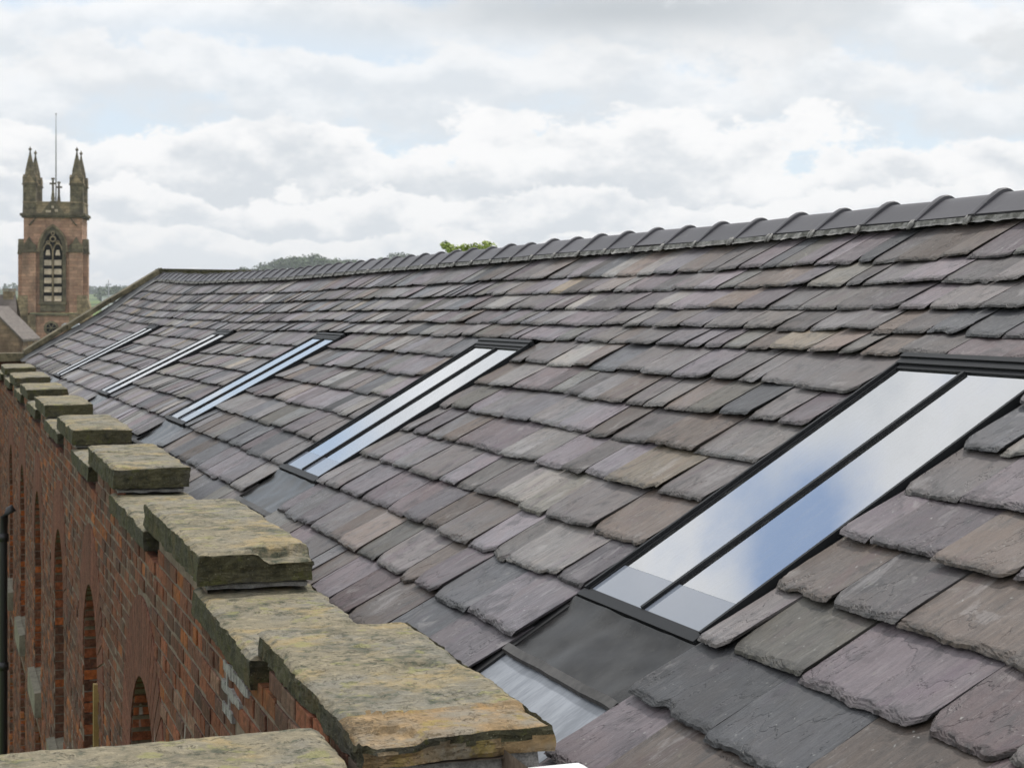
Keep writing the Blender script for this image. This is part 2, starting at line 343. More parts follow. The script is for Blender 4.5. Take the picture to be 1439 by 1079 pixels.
# ------------------------------------------------------------------ the roof surface (x across, y along the ridge, relative to camera)
X1, Z1 = 2.23, -0.982
PITCH = math.atan(0.617); CP, SP = math.cos(PITCH), math.sin(PITCH)
YT = [5.6, 10.4, 14.6, 20.0, 25.5, 31.0]
ST = [(0.0, [0, .02, .045, .02, .0, .04]), (1.4, [0, -.015, -.05, -.115, -.115, -.02]), (2.45, [0, -.028, -.045, -.070, -.055, .04])]
def interp(xs, ys, x):
    if x <= xs[0]: return ys[0]
    if x >= xs[-1]: return ys[-1]
    for i in range(len(xs)-1):
        if x <= xs[i+1]: return ys[i]+(ys[i+1]-ys[i])*sstep(xs[i], xs[i+1], x)
def sag(y, s): return interp([a[0] for a in ST], [interp(YT, a[1], y) for a in ST], s)
def P(y, s, h=0.0):                                        # point on the roof: along, up the slope, above it
    h += sag(y, s)
    return (X1+CP*s-SP*h, y, ZC+Z1+SP*s+CP*h)
Y0, Y1 = 1.2, 30.45
SKY_Y = [(4.75, 5.66), (9.50, 10.40), (13.85, 14.72), (18.75, 19.62), (24.05, 24.90)]      # near, far edge of each rooflight
SKY_L = [1.455, 1.41, 1.40, 1.40, 1.40]; SKY_S = (0.0, 1.455)
# parapet frame: turned 1.52 degrees from the roof
PA = R(1.52)
def Q(x, y, z): return (x*math.cos(PA)+y*math.sin(PA), -x*math.sin(PA)+y*math.cos(PA), ZC+z)
def parapet_inner(y): return 1.44+y*math.tan(PA)

bld = empty('brick_building', (1.0, 14.0, 0.0), 'long red brick building with slate roof, five rooflights and stepped stone copings along its parapet', 'building')
bpy.context.view_layer.update()

# ---- slates
PAL = [((.138, .125, .124), 5), ((.144, .122, .134), 4.6), ((.134, .126, .110), 2.0), ((.142, .114, .098), 3.0), ((.215, .178, .130), .35),
       ((.235, .222, .208), 1.0), ((.130, .100, .104), .8), ((.080, .082, .090), 2.0), ((.168, .154, .146), 1.8), ((.150, .136, .150), 1.5)]
PW = [p[1] for p in PAL]
butts = [2.185, 1.99, 1.80, 1.63, 1.47]
g = 0.225
while butts[-1] > -1.05:
    butts.append(butts[-1]-g); g = min(0.285, g+0.008)
slates = MB()
def slate(y, wd, s, gauge, near):
    """one slate: butt edge at s, from y to y+wd"""
    nx, rows = ((40, [0, .003, .007, .011, .015, .020, .025, .031, .037, .044, .053, .065, .08, .12, .17, .23]) if near == 0 else (18, [0, .005, .011, .018, .028, .06, .12, .2]) if near == 1
                else (7, [0, .008, .03, .12]) if near == 2 else (3, [0, .012, .12]))
    rows = [r for r in rows if r < gauge*.95]+[gauge*1.25+.05]
    rnd = random.Random(int(y*7919+s*104729)); o = rnd.uniform(0, 300)
    t = rnd.uniform(.006, .0095)*(1.25 if s < 0.3 else 1.0)
    hb = rnd.uniform(.023, .034); skew = rnd.uniform(-.004, .004); twist = rnd.uniform(-.010, .010)
    tint = rnd.choices([p[0] for p in PAL], PW)[0]; k = rnd.choice([rnd.uniform(.52, .80), rnd.uniform(.8, 1.15), rnd.uniform(.8, 1.15), rnd.uniform(1.05, 1.5)]); tint = tuple(c*k*.80 for c in tint)
    cl = [rnd.uniform(.012, .05) if rnd.random() < .4 else 0.004, rnd.uniform(.012, .05) if rnd.random() < .4 else 0.004]
    dip = rnd.uniform(-.012, .012); amp = rnd.uniform(.002, .006); bev = rnd.uniform(.003, .009)
    sideA, sideB = rnd.uniform(-.006, .006), rnd.uniform(-.006, .006)
    top = gauge*1.25+.05
    vs = []; loc = []; edge = []
    nr = len(rows)
    def ragged(a):
        e = amp*fbm(a*9+o, o, 1.3, 4)+skew*(a/wd-.5)*2+dip*.4
        if near < 2: e += .0034*fbm(a*60+o, 3.3, o, 4)
        for c, d in ((cl[0], a), (cl[1], wd-a)):
            if d < c: e += (c-d)**1.5/c**.5*.8
        if near < 1: e += max(0, fbm(a*5+o*2, 9.1, o, 2)-.30)*.05
        return e
    for j, b in enumerate(rows):
        for i in range(nx+1):
            a = wd*i/nx
            e = ragged(a)*(1-b/top)
            sa = (sideA*(1-i/nx)+sideB*(i/nx))*(b/top)
            if near < 2: 
                if i == 0: sa += .003*fbm(b*25+o, 4, 4, 3)
                if i == nx: sa += .003*fbm(b*25+o, 8, 4, 3)
            h = hb*(1-b/top)+.004+twist*(a/wd-.5)*(1-b/top)
            if near < 2:
                h += .0018*fbm(a*7+o, b*5, o, 3)
                n2 = fbm(a*6+o, b*2.2+o, 5.0, 4); h += .0016*(math.floor(n2*3.5)/3.5)
                bb = bev*(0.55+0.9*abs(fbm(a*14+o, 2, o, 3)))
                if b < bb: h -= t*.30*(1-b/bb)
                cd = min(a, wd-a)
                e2 = .005+.034*max(0, fbm(a*11+o, 6.5, o, 4)+.02)+max(0, .03-cd)*.5
                if b < e2: h -= t*.34
                if b < e2*.45: h -= t*.22
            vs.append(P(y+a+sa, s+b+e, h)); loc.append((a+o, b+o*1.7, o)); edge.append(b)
    fs = []; n = nx+1
    for j in range(nr-1):
        for i in range(nx): fs.append((j*n+i, j*n+i+1, (j+1)*n+i+1, (j+1)*n+i))
    # skirt: butt and the two sides
    rim = [(nr-1-j)*n for j in range(nr)]+[i for i in range(1, n)]+[j*n+n-1 for j in range(1, nr)]
    bse = len(vs)
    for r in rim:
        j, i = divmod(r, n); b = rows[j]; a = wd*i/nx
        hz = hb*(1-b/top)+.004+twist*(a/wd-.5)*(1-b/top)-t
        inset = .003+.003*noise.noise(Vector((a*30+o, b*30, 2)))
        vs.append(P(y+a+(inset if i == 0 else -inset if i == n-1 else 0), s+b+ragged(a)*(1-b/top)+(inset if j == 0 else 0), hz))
        loc.append((a+o+.3, b+o*1.7+.4, o)); edge.append(-0.03)  # skirt takes the full edge darkening: rough dirty edge plus painted shade
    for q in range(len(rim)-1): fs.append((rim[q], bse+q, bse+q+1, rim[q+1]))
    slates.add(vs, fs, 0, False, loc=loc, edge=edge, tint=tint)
for ci, s in enumerate(butts):
    gauge = (butts[ci-1]-s) if ci else 0.30
    scale = 0.88+0.40*ci/len(butts)
    segs = [(Y0, Y1)]
    if s < 1.46:
        for a, b in SKY_Y:
            out = []
            for p, q in segs:
                if b+.035 <= p or a-.035 >= q: out.append((p, q)); continue
                if p < a-.035: out.append((p, a-.016))
                if q > b+.035: out.append((b+.030, q))
            segs = out
    for p, q in segs:
        y = p
        while y < q-.02:
            wd = random.uniform(.15, .37)*scale*(1.36 if y < 6.2 and s < 1.4 else 1.0)
            if random.random() < .15: wd *= 1.2
            if q-(y+wd) < .14: wd = q-y
            if wd > .72: wd /= 2
            gap = random.choice([.002, .003, .004, .007])
            wave = .010*fbm(y*.7, ci*3.1, 0, 3)+random.uniform(-.009, .009)
            x_b = P(y, s)[0]
            if x_b > parapet_inner(y)-.25:
                dd = y+ (0.9 if s > 1 else 0)
                near = 0 if dd < 7.0 else 1 if dd < 12.5 else 2 if dd < 21 else 3
                slate(y+gap/2, wd-gap, s+wave, gauge, near)
            y += wd
roof = slates.build('slate_roof', M['slate'], bld, recalc=False)
# the boarding under the slates, with the back slope
dk = MB(); ys = [Y0+(30.55-Y0)*i/60 for i in range(61)]; ss = [-1.15, -.6, 0, .5, 1.0, 1.4, 2.0, 2.62]
def s_min(y): return (parapet_inner(y)+.035-X1)/CP          # where the roof meets the back of the parapet
vs = [P(y, max(s, s_min(y)), -.11 if -.02 < s < 1.45 else -.02) for y in ys for s in ss]; n = len(ss)
dk.add(vs, [(i*n+j, i*n+j+1, (i+1)*n+j+1, (i+1)*n+j) for i in range(60) for j in range(n-1)])
dk.build('roof_boarding', M['deck'], bld, recalc=False)
RX, RZ = 4.47, 0.466                                       # outer apex of the ridge
bk = MB(); bk.add([P(y, 2.62, -.02) for y in (Y0, 30.5)]+[(RX+3.6, 30.5, ZC+RZ-2.4), (RX+3.6, Y0, ZC+RZ-2.4)], [(0, 1, 2, 3)],
                  loc=(1.0, 1.0, 1.0), edge=1.0, tint=(.15, .14, .14))
bk.build('back_roof_slope', M['flash'], bld)
# ---- ridge tiles with mortar bedding, parts of the roof
def ridge_off(y): return sag(y, 2.45)*1.0
tile = MB()
def prof(k):                                               # outer profile with thickness grown by k
    return [(-.155-k*.5, -.095), (-.09, -.050+k), (-.045, -.018+k), (-.02, -.004+k), (0, 0+k), (.02, -.004+k), (.045, -.018+k), (.09, -.050+k), (.155+k*.5, -.095)]
TL = .452
sts = [(0.0, .0), (.02, .001), (TL-.056, .002), (TL-.055, .017), (TL-.046, .021), (TL-.016, .021), (TL-.008, .016), (TL-.006, .0)]
vs = []; fs = []
for yy, k in sts:
    pr = prof(k)
    for (x, z) in pr: vs.append((x, yy, z))
npf = 9
for i in range(len(sts)-1):
    for j in range(npf-1): fs.append((i*npf+j, i*npf+j+1, (i+1)*npf+j+1, (i+1)*npf+j))
b0 = len(vs)
for yy, k in sts:
    for j in (0, npf-1): x, z = prof(k)[j]; vs.append((x*.94, yy, z-.014))
for i in range(len(sts)-1):
    fs.append((i*npf, (i+1)*npf, b0+(i+1)*2, b0+i*2)); fs.append((i*npf+npf-1, b0+i*2+1, b0+(i+1)*2+1, (i+1)*npf+npf-1))
fs.append(tuple(range(npf))+(b0+1, b0)); fs.append(tuple(range((len(sts)-1)*npf, len(sts)*npf))[::-1]+(b0+2*len(sts)-2, b0+2*len(sts)-1))
tile.add(vs, fs, 0, True)
proto = tile.build('ridge_tile', M['ridge'])
me = proto.data
try:
    for p in me.polygons: p.use_smooth = True
    me.set_sharp_from_angle(angle=R(32))
except Exception: pass
y = 30.4-.45; k = 0; mb = MB(); y_last = None
bpy.context.view_layer.update()
while y > 3.2:
    o = proto if k == 0 else proto.copy()
    if k: COL.objects.link(o)
    dz = (ridge_off(y+.45)-ridge_off(y))/.45
    o.location = (RX+random.uniform(-.004, .004), y, ZC+RZ+ridge_off(y)+random.uniform(-.003, .004))
    o.rotation_euler = (math.atan(dz)+random.uniform(-.010, .010), random.uniform(-.025, .025), random.uniform(-.012, .012))
    o.parent = roof
    o['group'] = 'clay ridge tiles capping the roof'
    # bedding under the lower edge and a dab at each joint
    k += 1; y -= .45
for i in range(700):
    yy = 3.3+27.1*i/700; y2 = 3.3+27.1*(i+1)/700
    def bed(q):
        x = RX-.155; z = ZC+RZ-.103+ridge_off(q)
        n1 = fbm(q*14, 0, 0, 4); n2 = fbm(q*19, 5, 0, 4)
        return [(x-.006+.010*n1, q, z+.004), (x-.008-.010*n1, q, z-.014-.008*n2), (x-.016-.022*max(0, n2+n1), q, z-.022-.009*n1), (x+.05, q, z-.04)]
    a, b = bed(yy), bed(y2)
    mb.add(a+b, [(0, 4, 5, 1), (1, 5, 6, 2)], 0, False)
for j in range(k+1):
    q = 30.4-.45*j-.02+.0
    for _ in range(3):
        a_ = random.uniform(-.018, .018); hh_ = random.uniform(.006, .010)
        mb.tube([(RX-.160, q+a_, ZC+RZ-.092+ridge_off(q)), (RX-.177, q+a_*1.3, ZC+RZ-.112+ridge_off(q)), (RX-.188, q+a_, ZC+RZ-.132+ridge_off(q))], [hh_*.6, hh_, hh_*.5], 6)
o = mb.build('mortar_bed', M['mortar'], None, recalc=False); o.parent = roof

# ---- rooflights
def frame_pt(y0, y1, Ls, dh=0.0):
    """local (u across from near edge, v up the slope, h) -> world, flat between its four corners"""
    def F(u, v, h):
        s = v; c = []
        yy = y0+u
        ys_ = (y0, y1)
        base = lambda yq, sq: Vector(P(yq, sq, 0))
        fu = u/(y1-y0); fv = v/Ls
        a = base(y0, 0).lerp(base(y1, 0), fu); b = base(y0, Ls).lerp(base(y1, Ls), fu)
        p = a.lerp(b, fv); return tuple(p+Vector((-SP, 0, CP))*(h+dh))
    return F
LBL = ['largest and nearest rooflight, with blue sky mirrored in its panes', 'second rooflight, half hidden behind slates at its lower corner', 'middle rooflight above the stepped copings',
       'narrow looking rooflight second from the far gable', 'farthest rooflight close to the gable coping']
for idx, (a, b) in enumerate(SKY_Y):
    Ls = SKY_L[idx]; F = frame_pt(a, b, Ls, (0, .006, .012, .020, .022)[idx]); Wd = b-a
    fr = MB()
    ft, it, th = .032, (.017, .019, .023, .027, .028)[idx], .012                          # frame top, glass level, top face width
    def bar(u0, u1, v0, v1, h0, h1): fr.box(u0, u1, v0, v1, h0, h1, T=F)
    bar(0, .013, .02, Ls-.035, -.03, ft); bar(Wd-.013, Wd, .02, Ls-.035, -.03, ft)          # side stiles
    bar(.0135, .026, .031, Ls-.036, -.03, it+.004); bar(Wd-.026, Wd-.0135, .031, Ls-.036, -.03, it+.004)
    bar(0, Wd, Ls-.0345, Ls-.004, -.03, ft+.001)                                            # head
    bar(-.010, Wd+.010, Ls-.003, Ls+.022, .0, ft+.008)                                      # head flashing
    bar(0.0265, Wd-.0265, Ls-.055, Ls-.0352, -.03, it+.007)
    bar(-.004, Wd+.004, -.014, .0195, -.04, it+.008)                                        # sill rail
    bar(.0265, Wd-.0265, .0197, .030, -.04, it+.004)
    sk = fr.build('skylight', M['frame'], bld); prop(sk, LBL[idx])
    bpy.context.view_layer.update()
    def sub(mbx, name, mm):
        o = mbx.build(name, mm, None); o.parent = sk; return o
    gb = MB(); mid = Wd*.5
    gb.box(mid-.008, mid+.008, .031, Ls-.056, it-.02, it+.011, T=F); sub(gb, 'glazing_bar', M['frame'])
    for (u0, u1) in ((.0265, mid-.0085), (mid+.0085, Wd-.0265)):
        pn = MB(); pn.box(u0, u1, .172, Ls-.056, it-.006, it, T=F); pn.box(u0, u1, .031, .1715, it-.006, it, 1, T=F); sub(pn, 'pane', [M['glass'], M['sill_shade']])
    ln = MB(); ln.box(.03, Wd-.03, .175, Ls-.04, -.070, -.062, T=F); sub(ln, 'blind', M['blind'])
    l2 = MB(); l2.box(.03, Wd-.03, .02, .172, -.085, -.030, T=F); sub(l2, 'inner_sill', M['lining'])
    # upper apron, its welted edge and the lower lead sheet
    ap = MB(); nu, nv = 24, 10
    vs = []
    for jv in range(nv+1):
        v = max(-.018-.275*jv/nv, s_min(b)+.002*(nv-jv))
        for iu in range(nu+1):
            u = -.02+(Wd+.04)*iu/nu
            h = .004+.006*fbm(u*5+idx*9, v*7, 2, 3)+(.012*(1-jv/2) if jv < 2 else 0)
            vs.append(P(a+u, v, h))
    ap.add(vs, [(j*(nu+1)+i, j*(nu+1)+i+1, (j+1)*(nu+1)+i+1, (j+1)*(nu+1)+i) for j in range(nv) for i in range(nu)], 0, True)
    sub(ap, 'lead_apron', M['apron'])
    wl = MB(); pts_t = []
    vs = []; fs = []
    for iu in range(25):
        u = -.02+(Wd+.04)*iu/24; wob = .004*fbm(u*6+idx, 0, 0, 2)
        for (dv, hh) in ((-.293, .012), (-.296, .020), (-.325, .016), (-.33, .004)): vs.append(P(a+u, dv+wob, hh))
        if iu: 
            for q in range(3): fs.append(((iu-1)*4+q, (iu-1)*4+q+1, iu*4+q+1, iu*4+q))
    wl.add(vs, fs); sub(wl, 'lead_welt', M['welt'])
    lw = MB(); vs = []
    for jv in range(11):
        v = max(-.31-.70*jv/10, s_min(a)+.002*(10-jv))
        for iu in range(nu+1):
            u = -.02+(Wd+.04)*iu/nu; vs.append(P(a+u, v, -.004+.003*fbm(u*5+idx*3, v*3, 7, 3)))
    lw.add(vs, [(j*(nu+1)+i, j*(nu+1)+i+1, (j+1)*(nu+1)+i+1, (j+1)*(nu+1)+i) for j in range(10) for i in range(nu)], 0, True)
    sub(lw, 'lead_sheet', M['lead'])
    # dark soakers each side
    for (u0, u1) in ((-.055, -.001), (Wd+.001, Wd+.055)):
        so = MB()
        so.box(u0, u1, max(-.95, s_min(b)), Ls+.02, -.02, .006, T=lambda u, v, h: P(a+u, v, h))
        sub(so, 'soaker', M['rubber'])

# ------------------------------------------------------------------ stone slabs
def slab_mesh(mb, x0, x1, y0, y1, zt, th, seed, res=.03, T=Q, rough=1.0, tilt=(0, 0), chip=None, skew=0.0, split=None, crack=None):
    nx = max(3, int((x1-x0)/res)); ny = max(3, int((y1-y0)/res)); nz = max(2, int(th/res/.7)); idm = {}; vs = []; fs = []; mi = []
    big = res > .05
    def vert(i, j, k):
        key = (i, j, k)
        if key in idm: return idm[key]
        fx, fy, fz = i/nx, j/ny, k/nz
        x = x0+(x1-x0)*fx; y = y0+(y1-y0)*fy; z = zt-th+th*fz
        # ragged plan outline
        ex = min(fx, 1-fx)*(x1-x0); ey = min(fy, 1-fy)*(y1-y0); wv = sstep(.09, 0, ex); wh = sstep(.09, 0, ey)
        z_n = 2.5*z
        x += wv*rough*(.010*fbm(y*4+seed, z_n*3, seed, 4)+.006*fbm(y*17+seed, z*30, 1+seed, 3))
        y += wh*rough*(.012*fbm(x*4+seed, z_n*3, 9+seed, 4)+.007*fbm(x*17+seed, z*30, 5+seed, 3))
        y += skew*(fx-.5)
        # worn arris
        d = min(ex, ey)
        if k == nz:
            z -= rough*max(0, (.028-d)/.028)**1.5*(.010+.02*max(0, fbm(x*6+seed, y*6, 3, 3)))
            n1 = fbm(x*2.2+seed, y*3.4+seed, 0, 5)
            lay = math.floor(n1*4+.5)/4*.5+n1*.5
            z += rough*(.007*lay+.0022*fbm(x*22, y*22, seed, 3))
        elif k == 0: z += rough*.006*fbm(x*6, y*6, seed, 2)
        z += tilt[0]*(fx-.5)+tilt[1]*(fy-.5)
        if split is not None and k == nz and y < split+.07*fbm(x*3.1+seed, 4.4, seed, 4): z -= .007
        if crack and k == nz:
            (ax, ay), (bx, by) = crack; q_ = (x-ax)/(bx-ax)
            if abs(y-(ay+(by-ay)*q_+.03*fbm(x*7, 1, seed, 3))) < res*.62: z -= .014
        if chip:
            for (cx, cy, cr, cd) in chip:
                q = math.hypot((x-cx), (y-cy)*1.0)/cr+.35*fbm(x*9, y*9, seed, 3)
                if q < 1 and k >= nz*.5: z -= cd*sstep(1, .75, q)*(k/nz)
        idm[key] = len(vs); vs.append(T(x, y, z)); return idm[key]
    for i in range(nx):
        for j in range(ny):
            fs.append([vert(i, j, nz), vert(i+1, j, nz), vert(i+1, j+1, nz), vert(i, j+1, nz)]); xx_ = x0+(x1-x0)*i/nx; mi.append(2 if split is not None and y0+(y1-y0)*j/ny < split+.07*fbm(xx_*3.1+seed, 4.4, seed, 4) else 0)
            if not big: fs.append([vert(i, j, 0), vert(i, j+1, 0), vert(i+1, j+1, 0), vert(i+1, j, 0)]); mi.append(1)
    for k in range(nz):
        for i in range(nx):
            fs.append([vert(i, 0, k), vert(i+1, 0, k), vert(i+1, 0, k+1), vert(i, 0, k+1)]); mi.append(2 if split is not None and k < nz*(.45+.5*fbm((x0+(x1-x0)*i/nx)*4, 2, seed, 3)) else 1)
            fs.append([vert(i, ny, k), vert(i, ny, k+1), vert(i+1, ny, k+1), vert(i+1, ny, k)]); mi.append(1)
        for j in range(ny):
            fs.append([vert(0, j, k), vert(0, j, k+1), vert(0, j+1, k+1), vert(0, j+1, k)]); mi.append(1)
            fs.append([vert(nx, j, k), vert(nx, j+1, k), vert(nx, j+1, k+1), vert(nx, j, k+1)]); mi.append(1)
    mb.add(vs, fs, mi, False)
def coping(name, label, group, *a, **k):
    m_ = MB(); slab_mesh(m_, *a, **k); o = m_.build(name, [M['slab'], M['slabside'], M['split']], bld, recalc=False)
    if label: o['label'] = label
    if group: o['group'] = group
    return o
# raised slabs: (near y, far y, top z, width, thickness)
RS = [(4.50, 6.05, -1.095, .525, .075), (7.16, 9.16, -.978, .46, .125), (10.75, 12.55, -.952, .44, .125), (13.95, 15.75, -.935, .44, .12),
      (17.45, 19.15, -.935, .44, .12), (20.75, 22.40, -.94, .44, .12), (24.0, 25.7, -.93, .44, .12), (27.3, 28.9, -.92, .44, .11)]
LB = {0: 'nearest slab, thin and flaking with an orange split front edge', 1: 'thick raised slab with a step broken out of its front edge', 2: 'raised slab with a long crack across its top'}
for i, (ya, yb, zt, wd, th) in enumerate(RS):
    x0 = 1.03 if i == 0 else 1.0
    chip = None
    if i == 0: chip = [(1.10, 4.55, .10, .018), (1.40, 5.25, .12, .010), (1.12, 5.0, .10, .008)]
    if i == 1: chip = [(1.36, 7.16, .16, .045)]
    o = coping('coping_stone', LB.get(i), 'raised copings of the parapet', x0, x0+wd, ya, yb, zt, th, i*7.7+2, .014 if i == 0 else .022 if i < 3 else .04,
               tilt=(.004, .012 if i == 0 else 0.0), chip=chip, rough=1.35 if i == 0 else 1.0, skew=.03 if i == 0 else .02*math.sin(i*2.2), split=4.80 if i == 0 else None, crack=((1.0, 12.05), (1.44, 11.35)) if i == 2 else None)
    # bedding mortar under the front
    b_ = MB(); slab_mesh(b_, x0+.03, x0+wd-.03, ya+.035, yb-.62, zt-th+.002, .03 if i else .06, i*3.1+40, .04, rough=1.2)
    q = b_.build('mortar_bed', M['mortar'], None, recalc=False); q.parent = o
# low slabs between and below the raised ones
for i in range(len(RS)):
    ya = RS[i][1]-.02 if i else RS[0][1]-.06
    yb = RS[i+1][0]+.22 if i+1 < len(RS) else 30.5
    zt = [-1.155, -1.118, -1.09, -1.07, -1.07, -1.07, -1.06, -1.06][i]
    coping('coping_stone', None, 'low copings between the raised slabs', 1.0, 1.48 if i == 0 else 1.45, ya, yb, zt, .11, i*5.3+71, .02 if i < 2 else .04, tilt=(0, .03 if i == 0 else 0))
# return coping across the bottom left corner
coping('coping_stone', 'low slab across the bottom left corner, turned across the wall', None, -1.4, 0.995, 4.30, 4.865, -1.15, .10, 17.2, .02, rough=1.1)

# ------------------------------------------------------------------ brick wall below the copings
XW = 1.035; OPEN = [(5.6, 6.8), (8.9, 10.1), (12.15, 13.35), (15.4, 16.6), (18.7, 19.9), (22.0, 23.2), (25.3, 26.5)]
CROWN, SILL, RAD, RING, DEP = -1.93, -3.85, 0.60, 0.42, 0.24
CTR = CROWN-RAD
LOW = (-4.35, -7.0)
BR = MB()
def wall_top(y):                                           # underside of whatever coping is above
    for (ya, yb, zt, wd, th) in RS:
        if ya+.03 < y < yb-.36: return zt-th-.012
    return -1.265
def in_open(y, z, grow=0.0):
    for a, b in OPEN:
        c = (a+b)/2
        if a-.0 < y < b+.0 and (SILL-.17 < z < CTR): return True
        if z >= CTR and math.hypot(y-c, z-CTR) < RAD+grow: return True
        if a+.02 < y < b-.02 and LOW[1] < z < LOW[0]: return True
    return False
brick_pal = [((.23, .088, .050), 3.5), ((.17, .074, .048), 4), ((.145, .072, .052), 4), ((.31, .115, .045), 1.3), ((.115, .068, .054), 2), ((.20, .12, .088), 1.2)]
bw = [p[1] for p in brick_pal]
z = -1.10; row = 0
while z > -7.2:
    hdr = (row % 4 == 3); step = .115 if hdr else .232
    y = 4.3+(.058 if hdr else (.116 if row % 2 else 0))
    while y < 30.3:
        wd = step-.015+random.uniform(-.003, .003); c = y+wd/2; zc = z-.034
        if z < wall_top(c)+.012 and not in_open(c, zc, RING):
            t = random.choices([p[0] for p in brick_pal], bw)[0]; k = random.uniform(.75, 1.25)
            pr = random.uniform(.001, .010); e = .0025
            x0, xb = XW-pr, XW+.04
            y0_, y1_ = y, y+wd
            for a, b in OPEN:                              # cut at jambs
                if SILL-.17 < zc < CTR:
                    if y0_ < a < y1_: y1_ = a
                    if y0_ < b < y1_: y0_ = b
            zz = z+random.uniform(-.002, .002); zb = zz-.063
            vs = [(xb, y0_, zb), (xb, y1_, zb), (xb, y1_, zz), (xb, y0_, zz), (x0+e, y0_, zb), (x0+e, y1_, zb), (x0+e, y1_, zz), (x0+e, y0_, zz),
                  (x0, y0_+.006, zb+.006), (x0, y1_-.006, zb+.006), (x0+random.uniform(0, .003), y1_-.006, zz-.006), (x0, y0_+.006, zz-.006)]
            BR.add([Q(*p) for p in vs], [(0, 1, 5, 4), (1, 2, 6, 5), (2, 3, 7, 6), (3, 0, 4, 7), (4, 5, 9, 8), (5, 6, 10, 9), (6, 7, 11, 10), (7, 4, 8, 11), (8, 9, 10, 11)],
                   0, tint=tuple(x*k for x in t))
        y += step
    z -= .0785; row += 1
# mortar face: piers, spandrels over arches, aprons under sills
def mface(y0, y1, z0, z1): BR.add([Q(XW, y0, z0), Q(XW, y1, z0), Q(XW, y1, z1), Q(XW, y0, z1)], [(0, 1, 2, 3)], 1, tint=(.1, .1, .1))
edges = [4.3]+[e for o_ in OPEN for e in o_]+[30.5]
def mcol(y0, y1, z0):
    n_ = max(1, int((y1-y0)/.05))
    for i in range(n_):
        a, b = y0+(y1-y0)*i/n_, y0+(y1-y0)*(i+1)/n_
        zt_ = wall_top((a+b)/2)
        BR.add([Q(XW, a, z0), Q(XW, b, z0), Q(XW, b, zt_), Q(XW, a, zt_)], [(0, 1, 2, 3)], 1, tint=(.1, .1, .1))
        BR.add([Q(XW, a, zt_), Q(XW, b, zt_), Q(1.42, b, zt_), Q(1.42, a, zt_)], [(0, 1, 2, 3)], 1, tint=(.1, .1, .1))
for i in range(0, len(edges), 2): mcol(edges[i], edges[i+1], -ZC)
for a, b in OPEN:
    c = (a+b)/2; mface(a, b, LOW[0], SILL-.0); mface(a, b, -ZC, LOW[1]); n_ = 24
    for i in range(n_):
        q0, q1 = math.pi*(1-i/n_), math.pi*(1-(i+1)/n_)
        p0, p1 = (c+RAD*math.cos(q0), CTR+RAD*math.sin(q0)), (c+RAD*math.cos(q1), CTR+RAD*math.sin(q1))
        zt_ = wall_top((p0[0]+p1[0])/2)
        BR.add([Q(XW, p0[0], p0[1]), Q(XW, p1[0], p1[1]), Q(XW, p1[0], zt_), Q(XW, p0[0], zt_)], [(0, 1, 2, 3)], 1, tint=(.1, .1, .1))
        BR.add([Q(XW, p0[0], zt_), Q(XW, p1[0], zt_), Q(1.42, p1[0], zt_), Q(1.42, p0[0], zt_)], [(0, 1, 2, 3)], 1, tint=(.1, .1, .1))
        # soffit
        BR.add([Q(XW, *p0), Q(XW, *p1), Q(XW+DEP, *p1), Q(XW+DEP, *p0)], [(0, 1, 2, 3)], 1, tint=(.1, .1, .1))
    for yy in (a, b): BR.add([Q(XW, yy, -ZC), Q(XW+DEP, yy, -ZC), Q(XW+DEP, yy, CTR), Q(XW, yy, CTR)], [(0, 1, 2, 3)], 1, tint=(.1, .1, .1))
    # bricks of the far jamb (seen) and the near jamb
    zz = CTR+.45; r_ = 0
    while zz > LOW[1]:
        dy = 0
        if zz > CTR: dy = RAD-math.sqrt(max(0, RAD**2-(zz-.033-CTR)**2))
        if zz < SILL and zz > LOW[0]: zz -= .0785; r_ += 1; continue
        for (x0, x1) in ([(XW+.004, XW+.11), (XW+.122, XW+.235)] if r_ % 2 else [(XW+.004, XW+.235)]):
            t = random.choices([(.36, .105, .035), (.26, .085, .04), (.13, .06, .04), (.16, .07, .045)], [2, 2, 3, 3])[0]; k = random.uniform(.8, 1.2)
            BR.box(x0, x1, b-dy-.006, b-dy+.05, zz-.066, zz, 3, T=Q, tint=tuple(x*k for x in t))
        zz -= .0785; r_ += 1
    # rubbed brick arch
    nv = 26
    for i in range(nv):
        q0, q1 = math.pi*(i+.06)/nv, math.pi*(i+.94)/nv; r0, r1 = RAD, RAD+RING
        pts = [(c+r0*math.cos(q0), CTR+r0*math.sin(q0)), (c+r0*math.cos(q1), CTR+r0*math.sin(q1)), (c+r1*math.cos(q1), CTR+r1*math.sin(q1)), (c+r1*math.cos(q0), CTR+r1*math.sin(q0))]
        k = random.uniform(.8, 1.15); tt = (.195*k, .083*k, .060*k)
        vs = [Q(XW-.008, *p) for p in pts]+[Q(XW+.10, *p) for p in pts]
        BR.add(vs, [(0, 1, 2, 3), (0, 4, 5, 1), (1, 5, 6, 2), (2, 6, 7, 3), (3, 7, 4, 0)], 2, tint=tt)
